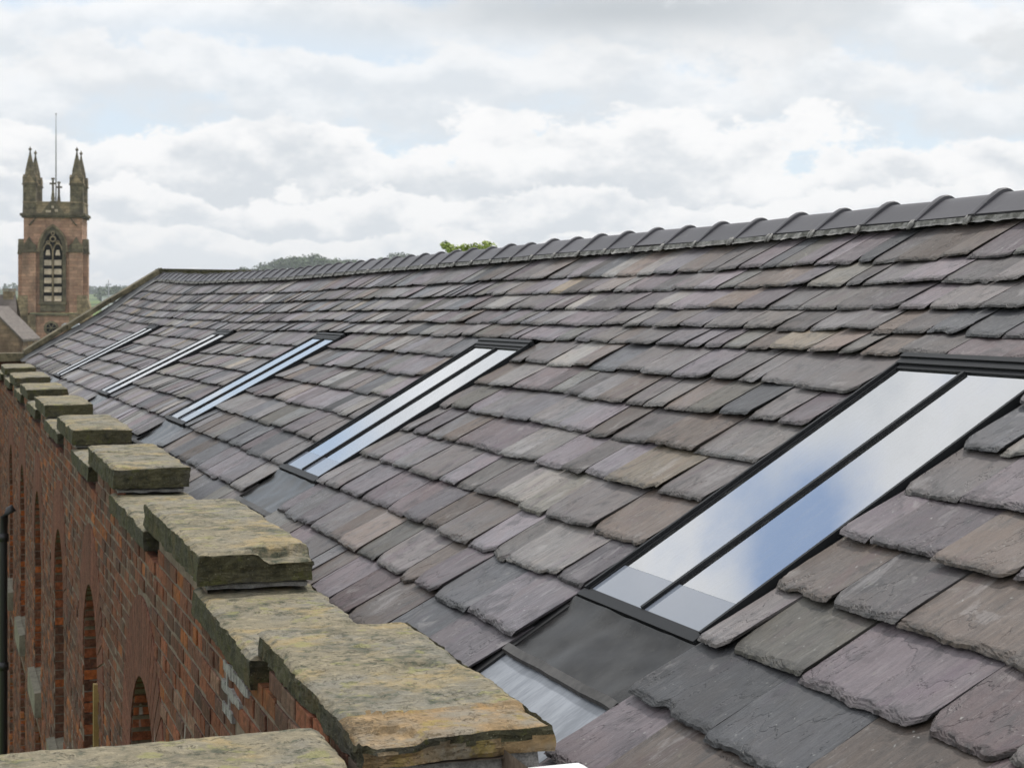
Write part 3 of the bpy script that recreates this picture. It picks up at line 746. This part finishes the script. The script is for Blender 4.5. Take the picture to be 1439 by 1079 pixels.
# inner and end faces of the parapet
BR.add([Q(1.42, 4.3, -2.2), Q(1.42, 30.5, -2.2), Q(1.42, 30.5, -1.16), Q(1.42, 4.3, -1.16)], [(0, 1, 2, 3)], 1, tint=(.1, .1, .1))
BR.add([Q(XW, 4.56, -ZC), Q(1.42, 4.56, -ZC), Q(1.42, 4.56, -1.16), Q(XW, 4.56, -1.16)], [(0, 1, 2, 3)], 1, tint=(.1, .1, .1))
wall = BR.build('brick_wall', [M['brick'], M['joint'], M['arch'], M['brickclean']], bld)
cp = MB()
for (za, yy0, yy1) in ((-1.249, 6.12, 6.62), (-1.328, 6.16, 6.70), (-1.406, 6.34, 6.74), (-1.485, 6.5, 6.72)):
    for i in range(18):
        ya_, yb_ = yy0+(yy1-yy0)*i/18, yy0+(yy1-yy0)*(i+1)/18; hh_ = .016+.010*fbm(ya_*9, za*5, 0, 3)
        cp.box(XW-.014-.003*fbm(ya_*20, za, 0), XW+.01, ya_, yb_+.001*(i % 2), za-hh_, za+hh_+.001*(i % 3), T=Q)
for (yv, za, zb_) in ((6.33, -1.31, -1.25), (6.62, -1.39, -1.34), (6.48, -1.31, -1.26), (6.58, -1.47, -1.42)): cp.box(XW-.0135, XW+.01, yv-.016, yv+.016, za-.02, zb_+.02, T=Q)
o = cp.build('cement_repair', M['mortar'], None); o.parent = wall
# return wall under the corner slab
rw = MB(); rw.box(-1.36, XW-.005, 4.36, 4.80, -ZC, -1.252, T=Q, tint=(.15, .07, .045)); rw.build('return_wall', M['brick'], bld)
for a, b in OPEN:
    c = (a+b)/2
    wn = MB(); n_ = 16; pts = [(c+RAD*math.cos(math.pi*i/n_), CTR+RAD*math.sin(math.pi*i/n_)) for i in range(n_+1)]+[(a, SILL), (b, SILL)]
    wn.add([Q(XW+DEP-.02, *p) for p in pts], [tuple(range(len(pts)))])
    wo_ = wn.build('arched_window', M['dglass'], bld)
    fm = MB()
    for yy in (a+.0, c-.03, b-.06): fm.box(XW+DEP-.09, XW+DEP-.021, yy, yy+.06, SILL, CTR+.05, T=Q)
    for zz in (SILL, -3.2, CTR-.03): fm.box(XW+DEP-.088, XW+DEP-.022, a+.061, b-.061, zz, zz+.055, T=Q)
    fo = fm.build('window_frame', M['timber'], None); fo.parent = wo_
    sl = MB(); sl.prism([(XW-.07, SILL-.02), (XW+DEP-.1, SILL+.012), (XW+DEP-.1, SILL-.26), (XW-.07, SILL-.26)], a-.08, b+.08, T=Q)
    so = sl.build('window_sill', M['stonesill'], None); so.parent = wo_
tb = MB(); tb.box(XW-.035, XW+.02, 12.09, 12.15, -4.6, CTR+.05, T=Q); tb.build('timber_batten', M['timber'], bld)
pp = MB(); pp.tube([Q(1.0, 24.2, -2.62), Q(.93, 24.2, -2.66), Q(.88, 24.2, -2.74), Q(.87, 24.2, -2.95), Q(.87, 24.2, -13)], .05, 10)
for zz in (-2.95, -4.6, -6.4, -8.2): pp.tube([Q(.87, 24.2, zz), Q(.87, 24.2, zz-.10)], .066, 10)
pp.build('drainpipe', M['pipe'], bld)

# ------------------------------------------------------------------ far gable: coping, flashing
def G(x, y, z): return (x, y, ZC+z)
gc = MB(); yA, yB = 30.45, 30.85
rk = [(2.22, -.84), (2.9, -.425), (3.6, .01), (4.44, .515)]
for i in range(3):
    (xa, za), (xb, zb) = rk[i], rk[i+1]
    gc.prism([(xa+.012, za), (xb, zb), (xb, zb+.085), (xa+.012, za+.085)], yA-.05, yB, T=G)
gc.prism([(1.5, -.93), (2.225, -.93), (2.225, -.80), (1.5, -.80)], yA-.06, yB+.01, T=G)
gcap = gc.build('gable_coping', M['oldcope'], bld)
gt = MB(); gt.prism([(4.40, .505), (5.42, .50), (5.42, .575), (4.40, .585)], yA-.07, yB+.02, T=G); gt.prism([(5.435, .50), (6.45, .495), (6.45, .57), (5.435, .575)], yA-.07, yB+.02, T=G)
gt.build('gable_coping', M['slabside'], bld)
gw = MB(); gw.prism([(1.5, -13), (1.5, -.93), (2.22, -.93), (4.40, .45), (6.4, .495), (6.4, -13)], yA+.02, yB-.03, T=G, tint=(.15, .07, .05)); gw.build('gable_wall', M['brick'], bld)
fl = MB(); vs = []; fs = []
for i in range(25):
    s = -.02+2.66*i/24; vs += [P(yA-.32, s, .036+.004*fbm(s*4, 0, 0)), P(yA-.10, s, .045+.012*fbm(s*5, 3, 0)), P(yA-.005, s, .10+.012*fbm(s*3, 6, 0))]
    if i: fs += [((i-1)*3+q, (i-1)*3+q+1, i*3+q+1, i*3+q) for q in (0, 1)]
fl.add(vs, fs, 0, True); fl.build('gable_flashing', M['flash'], bld, recalc=False)

# ------------------------------------------------------------------ white board end at the bottom of the picture
wb = MB(); prf = [(1.577, -1.40), (1.573, -1.232), (1.578, -1.214), (1.592, -1.204), (1.732, -1.203), (1.747, -1.21), (1.753, -1.225), (1.75, -1.30)]
wb.prism(prf, 3.9, 4.44, T=G)
prop(wb.build('white_trunking', M['white']), 'white plastic trunking end with rounded corners at the bottom edge of the picture', 'trunking')

# ------------------------------------------------------------------ church tower
def wpos(px, py, d):                                       # the place at depth d along the view axis
    r = (px-719.5)/2550*d; u = (427-py)/2550*d
    return Vector((r*math.cos(R(PSI))+d*math.sin(R(PSI)), -r*math.sin(R(PSI))+d*math.cos(R(PSI)), ZC+u))
TD = 200.0; tp = wpos(74.5, 427, TD)
M['tower'] = m_brick_far('red_sandstone', (0.36, 0.215, 0.155), (0.54, 0.34, 0.25), (0.29, 0.215, 0.16), 1.0)
M['tdark'] = m_brick_far('weathered_sandstone', (0.12, 0.105, 0.075), (0.23, 0.20, 0.135), (0.07, 0.06, 0.045), 1.6)
M['tyel'] = m_brick_far('dressed_sandstone', (0.24, 0.19, 0.12), (0.40, 0.32, 0.21), (0.13, 0.105, 0.075), 1.6)
M['louvre'] = m_brick_far('pale_louvre_stone', (0.55, 0.46, 0.36), (0.66, 0.56, 0.44), (0.34, 0.27, 0.19), 1.5)
M['black'] = m_plain('black_void', (0.012, 0.011, 0.010), 0.9, 0.1)
ch = empty('church_tower', (tp.x, tp.y, 0), 'square red sandstone church tower with four pinnacles, crosses and a tall louvred window', 'church tower', rz=-R(11.0))
bpy.context.view_layer.update()
HW = 3.14                                                   # half width of the belfry stage
def tz(py): return ZC+(427-py)/2550*TD
def part(m_, name, mm, par=None, recalc=True):
    o = m_.build(name, mm, None, recalc); o.parent = par or ch; return o
b = MB(); TW = 2*HW
b.box(-HW, HW, 0, TW, tz(440), tz(303)); b.box(-HW-.32, HW+.32, -.35, TW+.35, 0, tz(441)); part(b, 'tower_wall', M['tower'])
b = MB()
b.box(-HW-.42, HW+.42, -.45, TW+.42, tz(444), tz(441.2)); part(b, 'string_course', M['tdark'])
b = MB()
b.box(-HW-.38, HW+.38, -.38, TW+.38, tz(303.5), tz(300)); b.box(-HW-.22, HW+.22, -.22, TW+.22, tz(306), tz(303.5))
part(b, 'cornice', M['tdark'])
b = MB()
for (x0, x1, y0, y1) in ((-HW-.05, HW+.05, -.05, .35), (-HW-.05, HW+.05, TW-.35, TW+.05), (-HW-.05, -HW+.35, .351, TW-.351), (HW-.35, HW+.05, .351, TW-.351)):
    b.box(x0, x1, y0, y1, tz(300), tz(285.5)); b.box(x0-.06, x1+.06, y0-.06 if y0 < .3 or y0 > 1 else y0, y1+.06 if y1 < .4 or y1 > TW-.1 else y1, tz(285.5), tz(283.5))
part(b, 'parapet', M['tyel'])
for yy in (-.22, TW-.2):
    b = MB(); b.prism([(-1.25, tz(300)), (1.25, tz(300)), (0, tz(279))], yy, yy+.42)
    g_ = part(b, 'gablet', M['tdark'])
    if yy < 0:
        b = MB(); b.box(-.14, .14, -.26, -.23, tz(293), tz(289.5)); b.box(.22, .55, -.26, -.23, tz(298), tz(294.5)); b.box(-.75, -.2, -.26, -.23, tz(299), tz(296)); part(b, 'carving', M['louvre'], g_)
    c_ = MB(); c_.tube([(0, yy+.2, tz(281)), (0, yy+.2, tz(270)), (0, yy+.2, tz(250))], [.26, .14, .11], 6, smooth=False)
    c_.box(-.36, .36, yy+.1, yy+.3, tz(259.5), tz(257)); c_.box(-.19, .19, yy+.08, yy+.32, tz(252.5), tz(250.5)); part(c_, 'cross', M['tdark'])
for sx in (-1, 1):
    for yb in (.62, TW-.62):
        cx = sx*(HW-.62); m_ = MB()
        def ring(m_, hw, z0, z1, h2=None):
            h2 = hw if h2 is None else h2
            vs = [(cx+a*hw, yb+c*hw, z0) for a, c in ((-1, -1), (1, -1), (1, 1), (-1, 1))]+[(cx+a*h2, yb+c*h2, z1) for a, c in ((-1, -1), (1, -1), (1, 1), (-1, 1))]
            m_.add(vs, [(0, 1, 2, 3), (4, 5, 6, 7), (0, 1, 5, 4), (1, 2, 6, 5), (2, 3, 7, 6), (3, 0, 4, 7)])
        ring(m_, .74, tz(300), tz(287), .70); ring(m_, .69, tz(287), tz(260)); ring(m_, .80, tz(260), tz(258.3)); 
        ring(m_, .72, tz(258.2), tz(249), .74)
        pn = part(m_, 'pinnacle', M['tdark'])
        m2 = MB()
        for (a, c) in ((0, -1), (1, 0), (0, 1), (-1, 0)):  # small gables at the foot of the spirelet
            p = Vector((cx+a*.76, yb+c*.76, 0)); t = Vector((-c, a, 0))*.62
            m2.add([tuple(p-t+Vector((0, 0, tz(257)))), tuple(p+t+Vector((0, 0, tz(257)))), tuple(p+Vector((0, 0, tz(245)))), (cx, yb, tz(246))], [(0, 1, 2), (0, 2, 3), (1, 2, 3), (0, 1, 3)])
        part(m2, 'pinnacle_gable', M['tyel'], pn)
        m3 = MB(); vs = []; fs = []
        lv = [(tz(252), .70), (tz(240), .52), (tz(239.6), .56), (tz(238.6), .52), (tz(226), .30), (tz(217), .13), (tz(212), .07), (tz(210.6), .17), (tz(209), .18), (tz(207.6), .06), (tz(205.5), .02)]
        for zz, rr in lv:
            for k in range(8): q = math.pi/8+k*math.pi/4; vs.append((cx+rr*math.cos(q), yb+rr*math.sin(q), zz))
        for i in range(len(lv)-1):
            for k in range(8): fs.append((i*8+k, i*8+(k+1) % 8, (i+1)*8+(k+1) % 8, (i+1)*8+k))
        m3.add(vs, fs); part(m3, 'spirelet', M['tdark'], pn)
# buttresses with gabled caps
for sx in (-1, 1):
    b = MB(); x0, x1 = sx*(HW-1.35), sx*(HW+.12); xa, xb = min(x0, x1), max(x0, x1)
    b.box(xa, xb, -.55, -.01, tz(440), tz(353)); b.box(min(sx*(HW+.02), sx*(HW+.62)), max(sx*(HW+.02), sx*(HW+.62)), .15, 1.5, tz(438), tz(355))
    bt = part(b, 'buttress', M['tower'])
    b = MB(); cxm = (xa+xb)/2
    b.box(xa-.08, xb+.08, -.66, -.012, tz(355), tz(353)); b.prism([(xa-.02, tz(353)), (xb+.02, tz(353)), (xb+.02, tz(345)), (cxm+.35, tz(341)), (cxm, tz(333)), (cxm-.35, tz(341)), (xa-.02, tz(345))], -.6, -.012)
    b.box(min(sx*(HW+.02), sx*(HW+.70)), max(sx*(HW+.02), sx*(HW+.70)), .05, 1.6, tz(357), tz(355)); b.prism([(sx*(HW+.03), tz(355)), (sx*(HW+.66), tz(355)), (sx*(HW+.60), tz(336)), (sx*(HW+.03), tz(336))], .1, 1.55)
    part(b, 'buttress_cap', M['tdark'], bt)
    b = MB(); b.prism([(sx*(HW+.5), tz(415)), (sx*(HW+1.05), tz(438)), (sx*(HW+1.05), tz(520)), (sx*(HW-.5), tz(520)), (sx*(HW-.5), tz(415))], -.62, 1.4)
    b.box(xa, xb, -.62, -.36, 0, tz(442)); part(b, 'buttress_foot', M['tyel'], bt)
# belfry window: pointed arch
def pointed(hw, zs, rise, n=10):
    Rr = (hw*hw+rise*rise)/(2*hw); pts = []
    a1 = math.asin(min(1, rise/Rr))
    for i in range(n+1): a = a1*i/n; pts.append((hw-Rr+Rr*math.cos(a), zs+Rr*math.sin(a)))
    left = [(-x, z) for x, z in pts[:-1]]
    return pts+left[::-1]                                   # right spring -> apex -> left spring
zs = tz(350); zb = tz(424)
def arch_band(m_, hw0, hw1, r0, r1, y0, y1, foot):
    a = [(hw0, foot)]+pointed(hw0, zs, r0)+[(-hw0, foot)]; c = [(hw1, foot)]+pointed(hw1, zs, r1)+[(-hw1, foot)]
    n = len(a); vs = [(x, y0, z) for x, z in a]+[(x, y0, z) for x, z in c]+[(x, y1, z) for x, z in a]+[(x, y1, z) for x, z in c]
    fs = []
    for i in range(n-1): fs += [(i, i+1, n+i+1, n+i), (2*n+i, 3*n+i, 3*n+i+1, 2*n+i+1), (i, 2*n+i, 2*n+i+1, i+1), (n+i, n+i+1, 3*n+i+1, 3*n+i)]
    m_.add(vs, fs)
wbk = MB(); pl = [(1.02, zb)]+pointed(1.02, zs, 2.0)+[(-1.02, zb)]; wbk.add([(x, -.02, z) for x, z in pl], [tuple(range(len(pl)))]); win = part(wbk, 'belfry_window', M['black'])
b = MB(); arch_band(b, 1.02, 1.42, 2.0, 2.45, -.20, -.005, zb); part(b, 'window_surround', M['tdark'], win)
b = MB(); arch_band(b, 1.43, 1.62, 2.46, 2.75, -.34, -.006, tz(352)); b.box(-1.75, -1.40, -.35, -.006, tz(354), tz(350)); b.box(1.40, 1.75, -.35, -.006, tz(354), tz(350)); part(b, 'hood_mould', M['tyel'], win)
b = MB(); b.box(-.07, .07, -.24, -.03, zb, tz(352))
for cx in (-.53, .53): 
    a = [(x+cx, z) for x, z in pointed(.40, tz(352), .75)]; c = [(x+cx, z) for x, z in pointed(.52, tz(352), .92)]
    n = len(a); vs = [(x, -.24, z) for x, z in a+c]+[(x, -.05, z) for x, z in a+c]
    b.add(vs, [f for i in range(n-1) for f in ((i, i+1, n+i+1, n+i), (i, 2*n+i, 2*n+i+1, i+1), (n+i, n+i+1, 3*n+i+1, 3*n+i))])
for (cx, cz, rr) in ((0, tz(336), .36), (-.52, tz(341), .22), (.52, tz(341), .22), (0, tz(328), .22)):
    n = 12; vs = [(cx+r_*math.cos(2*math.pi*k/n), y_, cz+r_*math.sin(2*math.pi*k/n)) for (r_, y_) in ((rr, -.24), (rr*.62, -.24), (rr*.62, -.05), (rr, -.05)) for k in range(n)]
    b.add(vs, [(q*n+k, q*n+(k+1) % n, (q+1) % 4*n+(k+1) % n, (q+1) % 4*n+k) for q in range(4) for k in range(n)])
part(b, 'tracery', M['tyel'], win)
rows = [(tz(423.5), tz(416)), (tz(410.8), tz(403.2)), (tz(398.2), tz(390.5)), (tz(385.6), tz(378)), (tz(373), tz(365.4)), (tz(359), tz(351.5))]
for i, (z0, z1) in enumerate(rows):
    for cx in (-.53, .53):
        b = MB(); hw = .40 if i < 5 else .26
        b.add([(cx-hw, -.20, z0), (cx+hw, -.20, z0), (cx+hw*(1 if i < 5 else .6), -.05, z1), (cx-hw*(1 if i < 5 else .6), -.05, z1), (cx-hw, -.12, z0-.03), (cx+hw, -.12, z0-.03)], [(0, 1, 2, 3), (0, 4, 5, 1)])
        part(b, 'louvre', M['louvre'], win, False)
b = MB(); b.prism([(-1.5, tz(428)), (1.5, tz(428)), (1.5, tz(424.2)), (-1.5, tz(424.2))], -.35, -.007); b.box(-1.35, 1.35, -.2, -.007, tz(438), tz(428.2)); part(b, 'window_ledge', M['tdark'], win)
# label stops below the cornice, round window low on the tower
for sx in (-1, 1):
    b = MB(); b.tube([(sx*1.75, -.10, tz(305)), (sx*2.55, -.10, tz(317))], .07, 5); part(b, 'gable_moulding', M['tdark'])
b = MB(); n = 20
vs = [(-.15+r_*math.cos(2*math.pi*k/n), y_, tz(461)+r_*math.sin(2*math.pi*k/n)) for (r_, y_) in ((.80, -.45), (.55, -.48), (.55, -.36), (.80, -.36)) for k in range(n)]
b.add(vs, [(q*n+k, q*n+(k+1) % n, (q+1) % 4*n+(k+1) % n, (q+1) % 4*n+k) for q in range(4) for k in range(n)])
for a in (0, math.pi/3, 2*math.pi/3): b.tube([(-.15-.55*math.cos(a), -.40, tz(461)-.55*math.sin(a)), (-.15+.55*math.cos(a), -.40, tz(461)+.55*math.sin(a))], .06, 5)
rwn = part(b, 'round_window', M['tdark'])
b = MB(); b.add([(-.15+.56*math.cos(2*math.pi*k/n), -.37, tz(461)+.56*math.sin(2*math.pi*k/n)) for k in range(n)], [tuple(range(n))]); part(b, 'pane', M['black'], rwn)
b = MB(); b.tube([(0, HW, tz(300)), (0, HW, tz(200)), (0, HW, tz(157))], [.09, .06, .035], 6); b.tube([(0, HW, tz(157)), (0, HW, tz(155.5))], .1, 6); part(b, 'flagpole', m_plain('grey_pole', (.22, .22, .23), .5))
b = MB(); b.box(-HW+.3, HW-.3, .3, TW-.3, tz(301), tz(298)); part(b, 'tower_roof', M['flash'])
# ------------------------------------------------------------------ house left of the tower
hp = wpos(-22, 427, 150); hz = lambda py: ZC+(427-py)/2550*150
M['farslate'] = m_noise('old_slates', (0.095, 0.078, 0.068), (0.16, 0.135, 0.118), 1.2, .7, .3, .4, .02, (1, 1, 5))
M['hstone'] = m_brick_far('buff_stone', (0.21, 0.145, 0.095), (0.29, 0.21, 0.14), (0.15, 0.10, 0.07), 1.2)
hs = empty('stone_house', (hp.x, hp.y, 0), 'buff stone house with slate roof and square chimney, left of the church tower', 'house', rz=-R(PSI))
b = MB(); ridge = ZC+(427-414)/2550*157; u = 150/2550
def hx(px, y=0): return ((px-719.5)*(150+y)+741.5*150)/2550
b.box(hx(-90, 4), hx(25, 4), 4.0, 9.0, 0, hz(470))
b.prism([(hx(-60), 0), (hx(31), 0), (hx(31), hz(478)), (hx(-14), hz(433)), (hx(-60), hz(478))], 0, 3.99); o = b.build('house_wall', M['hstone']); o.parent = hs
b = MB(); x0, x1 = hx(-92, 7), hx(22, 7); x2 = hx(27.5, 3.4)
b.add([(x0, 3.4, hz(480)), (x2, 3.4, hz(480)), (x1, 7.0, ridge), (x0, 7.0, ridge), (x1, 10.5, hz(480)), (x0, 10.5, hz(480))], [(0, 1, 2, 3), (3, 2, 4, 5)])
b.prism([(hx(-14), hz(430)), (hx(33), hz(477)), (hx(33), hz(480)), (hx(-14), hz(433.2)), (hx(-62), hz(480)), (hx(-62), hz(477))], -.15, 5.5)
ro = b.build('house_roof', M['farslate']); ro.parent = hs
b = MB(); b.box(hx(6, 7), hx(20, 7), 6.6, 7.4, hz(440), hz(408)); b.box(hx(5, 7), hx(21, 7), 6.55, 7.45, hz(407), hz(405)); o = b.build('chimney', M['tyel']); o.parent = ro
# ------------------------------------------------------------------ flue box above the far coping
b = MB(); q = wpos(99, 463, 60); u = 60/2550
b.box(-9*u, 10*u, 0, .5, -30*u, 2*u); vb = empty('roof_vent', tuple(q), 'small roof vent with a rounded pale metal top, in front of the church tower', 'roof vent', rz=-R(8))
o = b.build('vent_box', M['hstone']); o.parent = vb
b = MB(); b.prism([(-12*u, 2*u), (14*u, 2*u), (14*u, 5*u), (11*u, 8*u), (-9*u, 8.4*u), (-12*u, 6*u)], -.1, .6); o = b.build('vent_cap', m_plain('pale_zinc', (.46, .48, .53), .35, metal=.4)); o.parent = vb
b = MB(); b.box(-9.5*u, 10.5*u, -.06, .56, -400*u, -29.9*u); o = b.build('vent_stack', M['hstone']); o.parent = vb

# ------------------------------------------------------------------ land, hills, far trees, town
M['land'] = None
m, N = mat('fields'); Pp = pos(N)
a = N.noise(Pp, .006, 5.0, .6); b2 = N.n('ShaderNodeTexVoronoi', ins={'Vector': Pp, 'Scale': .006}).outputs['Color']; f = N.noise(Pp, .08, 4.0)
c = N.mix(b2, (.10, .16, .035), (.15, .18, .05)); c = N.mix(N.ramp(a, .47, .53), c, (.035, .055, .022)); c = N.mix(N.ramp(f, .5, .7, 0, .5), c, (.045, .07, .025))
finish(N, c, .95, .1); M['land'] = m
def height(az, r):
    h = 0.0
    h += 9.0*sstep(250, 700, r)+4.0*sstep(700, 1200, r)
    h += (22+7*math.sin(az*.21)+5*math.sin(az*.53+1))*sstep(1400, 3000, r)*0.8
    h += (26+12*math.sin(az*.37+2)+8*math.sin(az*.9))*sstep(3500, 6500, r)
    k = sstep(8.6, 12.2, az)*(1-sstep(24, 34, az)); h += (26.5+1.5*math.sin(az*2.1))*k*sstep(900, 1500, r)
    h += 2.5*fbm(az*.25, r/700, 0, 3)*sstep(300, 1000, r)
    return h-30*sstep(7000, 9000, r)
ld = MB(); rr = [0, 40, 120, 250, 400, 550, 700, 850, 1000, 1150, 1300, 1500, 1750, 2100, 2600, 3200, 3900, 4800, 5700, 6500, 7200, 9200, 20000]
azs = [-180+360*i/240 for i in range(241)]
azs = sorted(set([a_ for a_ in azs if a_ < -12 or a_ > 48]+[-12+60*i/240 for i in range(241)]))
vs = [(r_*math.sin(R(a_)), r_*math.cos(R(a_)), height(a_, r_)) for r_ in rr for a_ in azs]; n = len(azs)
ld.add(vs, [(j*n+i, j*n+i+1, (j+1)*n+i+1, (j+1)*n+i) for j in range(len(rr)-1) for i in range(n-1)], 0, True)
prop(ld.build('ground', M['land'], recalc=False), kind='structure')
def m_leaf(name, c0, c1, scale):
    m, N = mat(name); a = N.noise(pos(N), scale, 3.0, .6); b = N.n('ShaderNodeNewGeometry').outputs['Random Per Island']
    c = N.mix(N.math('MULTIPLY_ADD', b, .6, N.math('MULTIPLY', a, .4)), c0, c1)
    p = finish(N, c, .7, .25); p.inputs['Transmission Weight'].default_value = 0
    return m
M['wood'] = m_leaf('woodland_leaf', (.030, .052, .018), (.075, .11, .035), .05)
M['leaf'] = m_leaf('young_leaf', (.19, .25, .05), (.36, .43, .11), 1.5)
M['bark'] = m_noise('bark', (.05, .04, .03), (.11, .09, .07), 6)
rnd = random.Random(5)
def clump(mb, c, r, n, leaf, flat=.8):
    for _ in range(n):
        v = Vector((rnd.gauss(0, 1), rnd.gauss(0, 1), rnd.gauss(0, 1))).normalized(); p = Vector(c)+Vector((v.x*r, v.y*r, v.z*r*flat))*rnd.uniform(.65, 1.05)
        nn = (v+Vector((rnd.uniform(-.6, .6), rnd.uniform(-.6, .6), rnd.uniform(0, .8)))).normalized(); t = nn.cross(Vector((rnd.random(), rnd.random(), rnd.random()))).normalized(); bb = nn.cross(t); s = leaf*rnd.uniform(.6, 1.3)
        mb.add([tuple(p+t*s), tuple(p+bb*s*.7), tuple(p-t*s), tuple(p-bb*s*.7)], [(0, 1, 2, 3)])
wd = MB()
for i in range(330):                                        # the wooded hilltop beyond the ridge
    az = rnd.uniform(6.5, 27); r_ = rnd.uniform(1330, 1750); h = height(az, r_); x, y = r_*math.sin(R(az)), r_*math.cos(R(az)); hh = rnd.uniform(8, 15)*1
    for q in range(3): clump(wd, (x+rnd.uniform(-4, 4), y+rnd.uniform(-4, 4), h+hh*rnd.uniform(.4, .72)), rnd.uniform(3.2, 5.2), 42, 1.3)
    wd.tube([(x, y, h-1), (x, y, h+hh*.5)], .4, 4)
for i in range(420):
    az = rnd.uniform(-4, 40); r_ = rnd.choice([rnd.uniform(800, 1250), rnd.uniform(2400, 3000), rnd.uniform(5500, 6600)]); h = height(az, r_); x, y = r_*math.sin(R(az)), r_*math.cos(R(az)); k = 1 if r_ < 2000 else 2
    for q in range(2): clump(wd, (x+rnd.uniform(-6, 6)*k, y+rnd.uniform(-6, 6)*k, h+2.5*k), rnd.uniform(2.5, 4)*k, 26, 1.5*k)
prop(wd.build('woodland', M['wood'], recalc=False), 'dark hazy trees massed on the hilltop behind the slate ridge and gable', 'woodland', kind='stuff')
# the tree whose top shows above the ridge
tq = wpos(655, 427, 55); tr = empty('tree', (tq.x, tq.y, 0), 'yellow green tree top showing just above the ridge tiles', 'tree')
cr = MB(); ht = ZC+(427-341)/2550*55
def leafblob(c, r, n): clump(cr, c, r, n, .055, .9)
for i in range(46):
    a = rnd.uniform(0, 6.28); q = rnd.uniform(0, 2.3); zc = ht-.55-.38*q**1.7-rnd.uniform(0, 1.6); leafblob((q*math.cos(a), q*math.sin(a), zc), rnd.uniform(.3, .55), 190)
for (px, py) in ((626, 346), (634, 351), (643, 352), (652, 349), (660, 350), (668, 348), (676, 351), (684, 347), (690, 350)):
    v = wpos(px, py-1, 55)-Vector((tq.x, tq.y, 0)); leafblob(tuple(v), rnd.uniform(.13, .22), 75)
o = cr.build('crown', M['leaf'], recalc=False); o.parent = tr
tk = MB(); tk.tube([(0, 0, 0), (.1, 0, 5), (0, .1, 9), (0, 0, ht-1.2)], [.35, .28, .16, .04], 8)
for i in range(9): a = i*.7; tk.tube([(0, 0, 7+i*.5), (1.0*math.cos(a), 1.0*math.sin(a), 9+i*.5), (1.8*math.cos(a), 1.8*math.sin(a), min(ht-1.2, 10.5+i*.4))], [.12, .07, .02], 5)
o = tk.build('trunk', M['bark']); o.parent = tr
# far buildings and mast
def far_block(name, px, py, d, w_, h_, dp, col, label, cat, roofcol=(.12, .11, .11)):
    v = wpos(px, py, d); e = empty(name, (v.x, v.y, v.z-h_), label, cat, rz=-R(14))
    b = MB(); b.box(-w_/2, w_/2, 0, dp, -20, h_*.8); o = b.build('wall', m_plain(name+'_wall', col, .8)); o.parent = e
    b = MB(); b.prism([(-w_/2-.3, h_*.8), (w_/2+.3, h_*.8), (0, h_)], -.3, dp+.3); o = b.build('roof', m_plain(name+'_roof', roofcol, .7)); o.parent = e
    b = MB()
    for i in range(4): b.box(-w_/2+w_*(i+.25)/4, -w_/2+w_*(i+.7)/4, -.05, .02, h_*.3, h_*.55)
    o = b.build('window', M['dglass']); o.parent = e
far_block('hilltop_building', 455, 373, 1320, 17, 9, 14, (.34, .36, .36), 'grey block standing among the hilltop trees beyond the gable', 'building', (.3, .31, .31))
far_block('white_shed', 166, 413, 620, 11, 4.5, 18, (.70, .72, .74), 'white shed at the edge of the green field right of the church tower', 'shed', (.55, .57, .6))
far_block('white_hall', 388, 379.5, 900, 24, 4, 18, (.62, .62, .62), 'long white hall low on the hill just behind the flat gable coping', 'hall', (.4, .4, .42))
v = wpos(152.5, 427, 600); ms = empty('mast', (v.x, v.y, 5), 'thin grey mast rising beside the white shed', 'mast')
b = MB(); b.tube([(0, 0, 0), (0, 0, ZC+8-5)], [.28, .14], 6); o = b.build('pole', m_plain('galvanised', (.3, .31, .33), .5)); o.parent = ms
b = MB(); b.box(-.9, .9, -.15, .15, 14.2, 14.5); b.box(-.6, .6, -.15, .15, 12.5, 12.8); o = b.build('crossarm', m_plain('galvanised_arm', (.3, .31, .33), .5)); o.parent = ms
# ------------------------------------------------------------------ haze
hzb = MB(); hzb.box(-9000, 9000, -1500, 18500, -33, ZC+70)
m, N = mat('haze_air'); pv = N.n('ShaderNodeVolumePrincipled', ins={'Color': (.86, .91, .97, 1), 'Density': 1.6e-4, 'Anisotropy': .2}); N.n('ShaderNodeOutputMaterial', ins={1: pv.outputs[0]})
hz_o = prop(hzb.build('haze', m), kind='stuff')
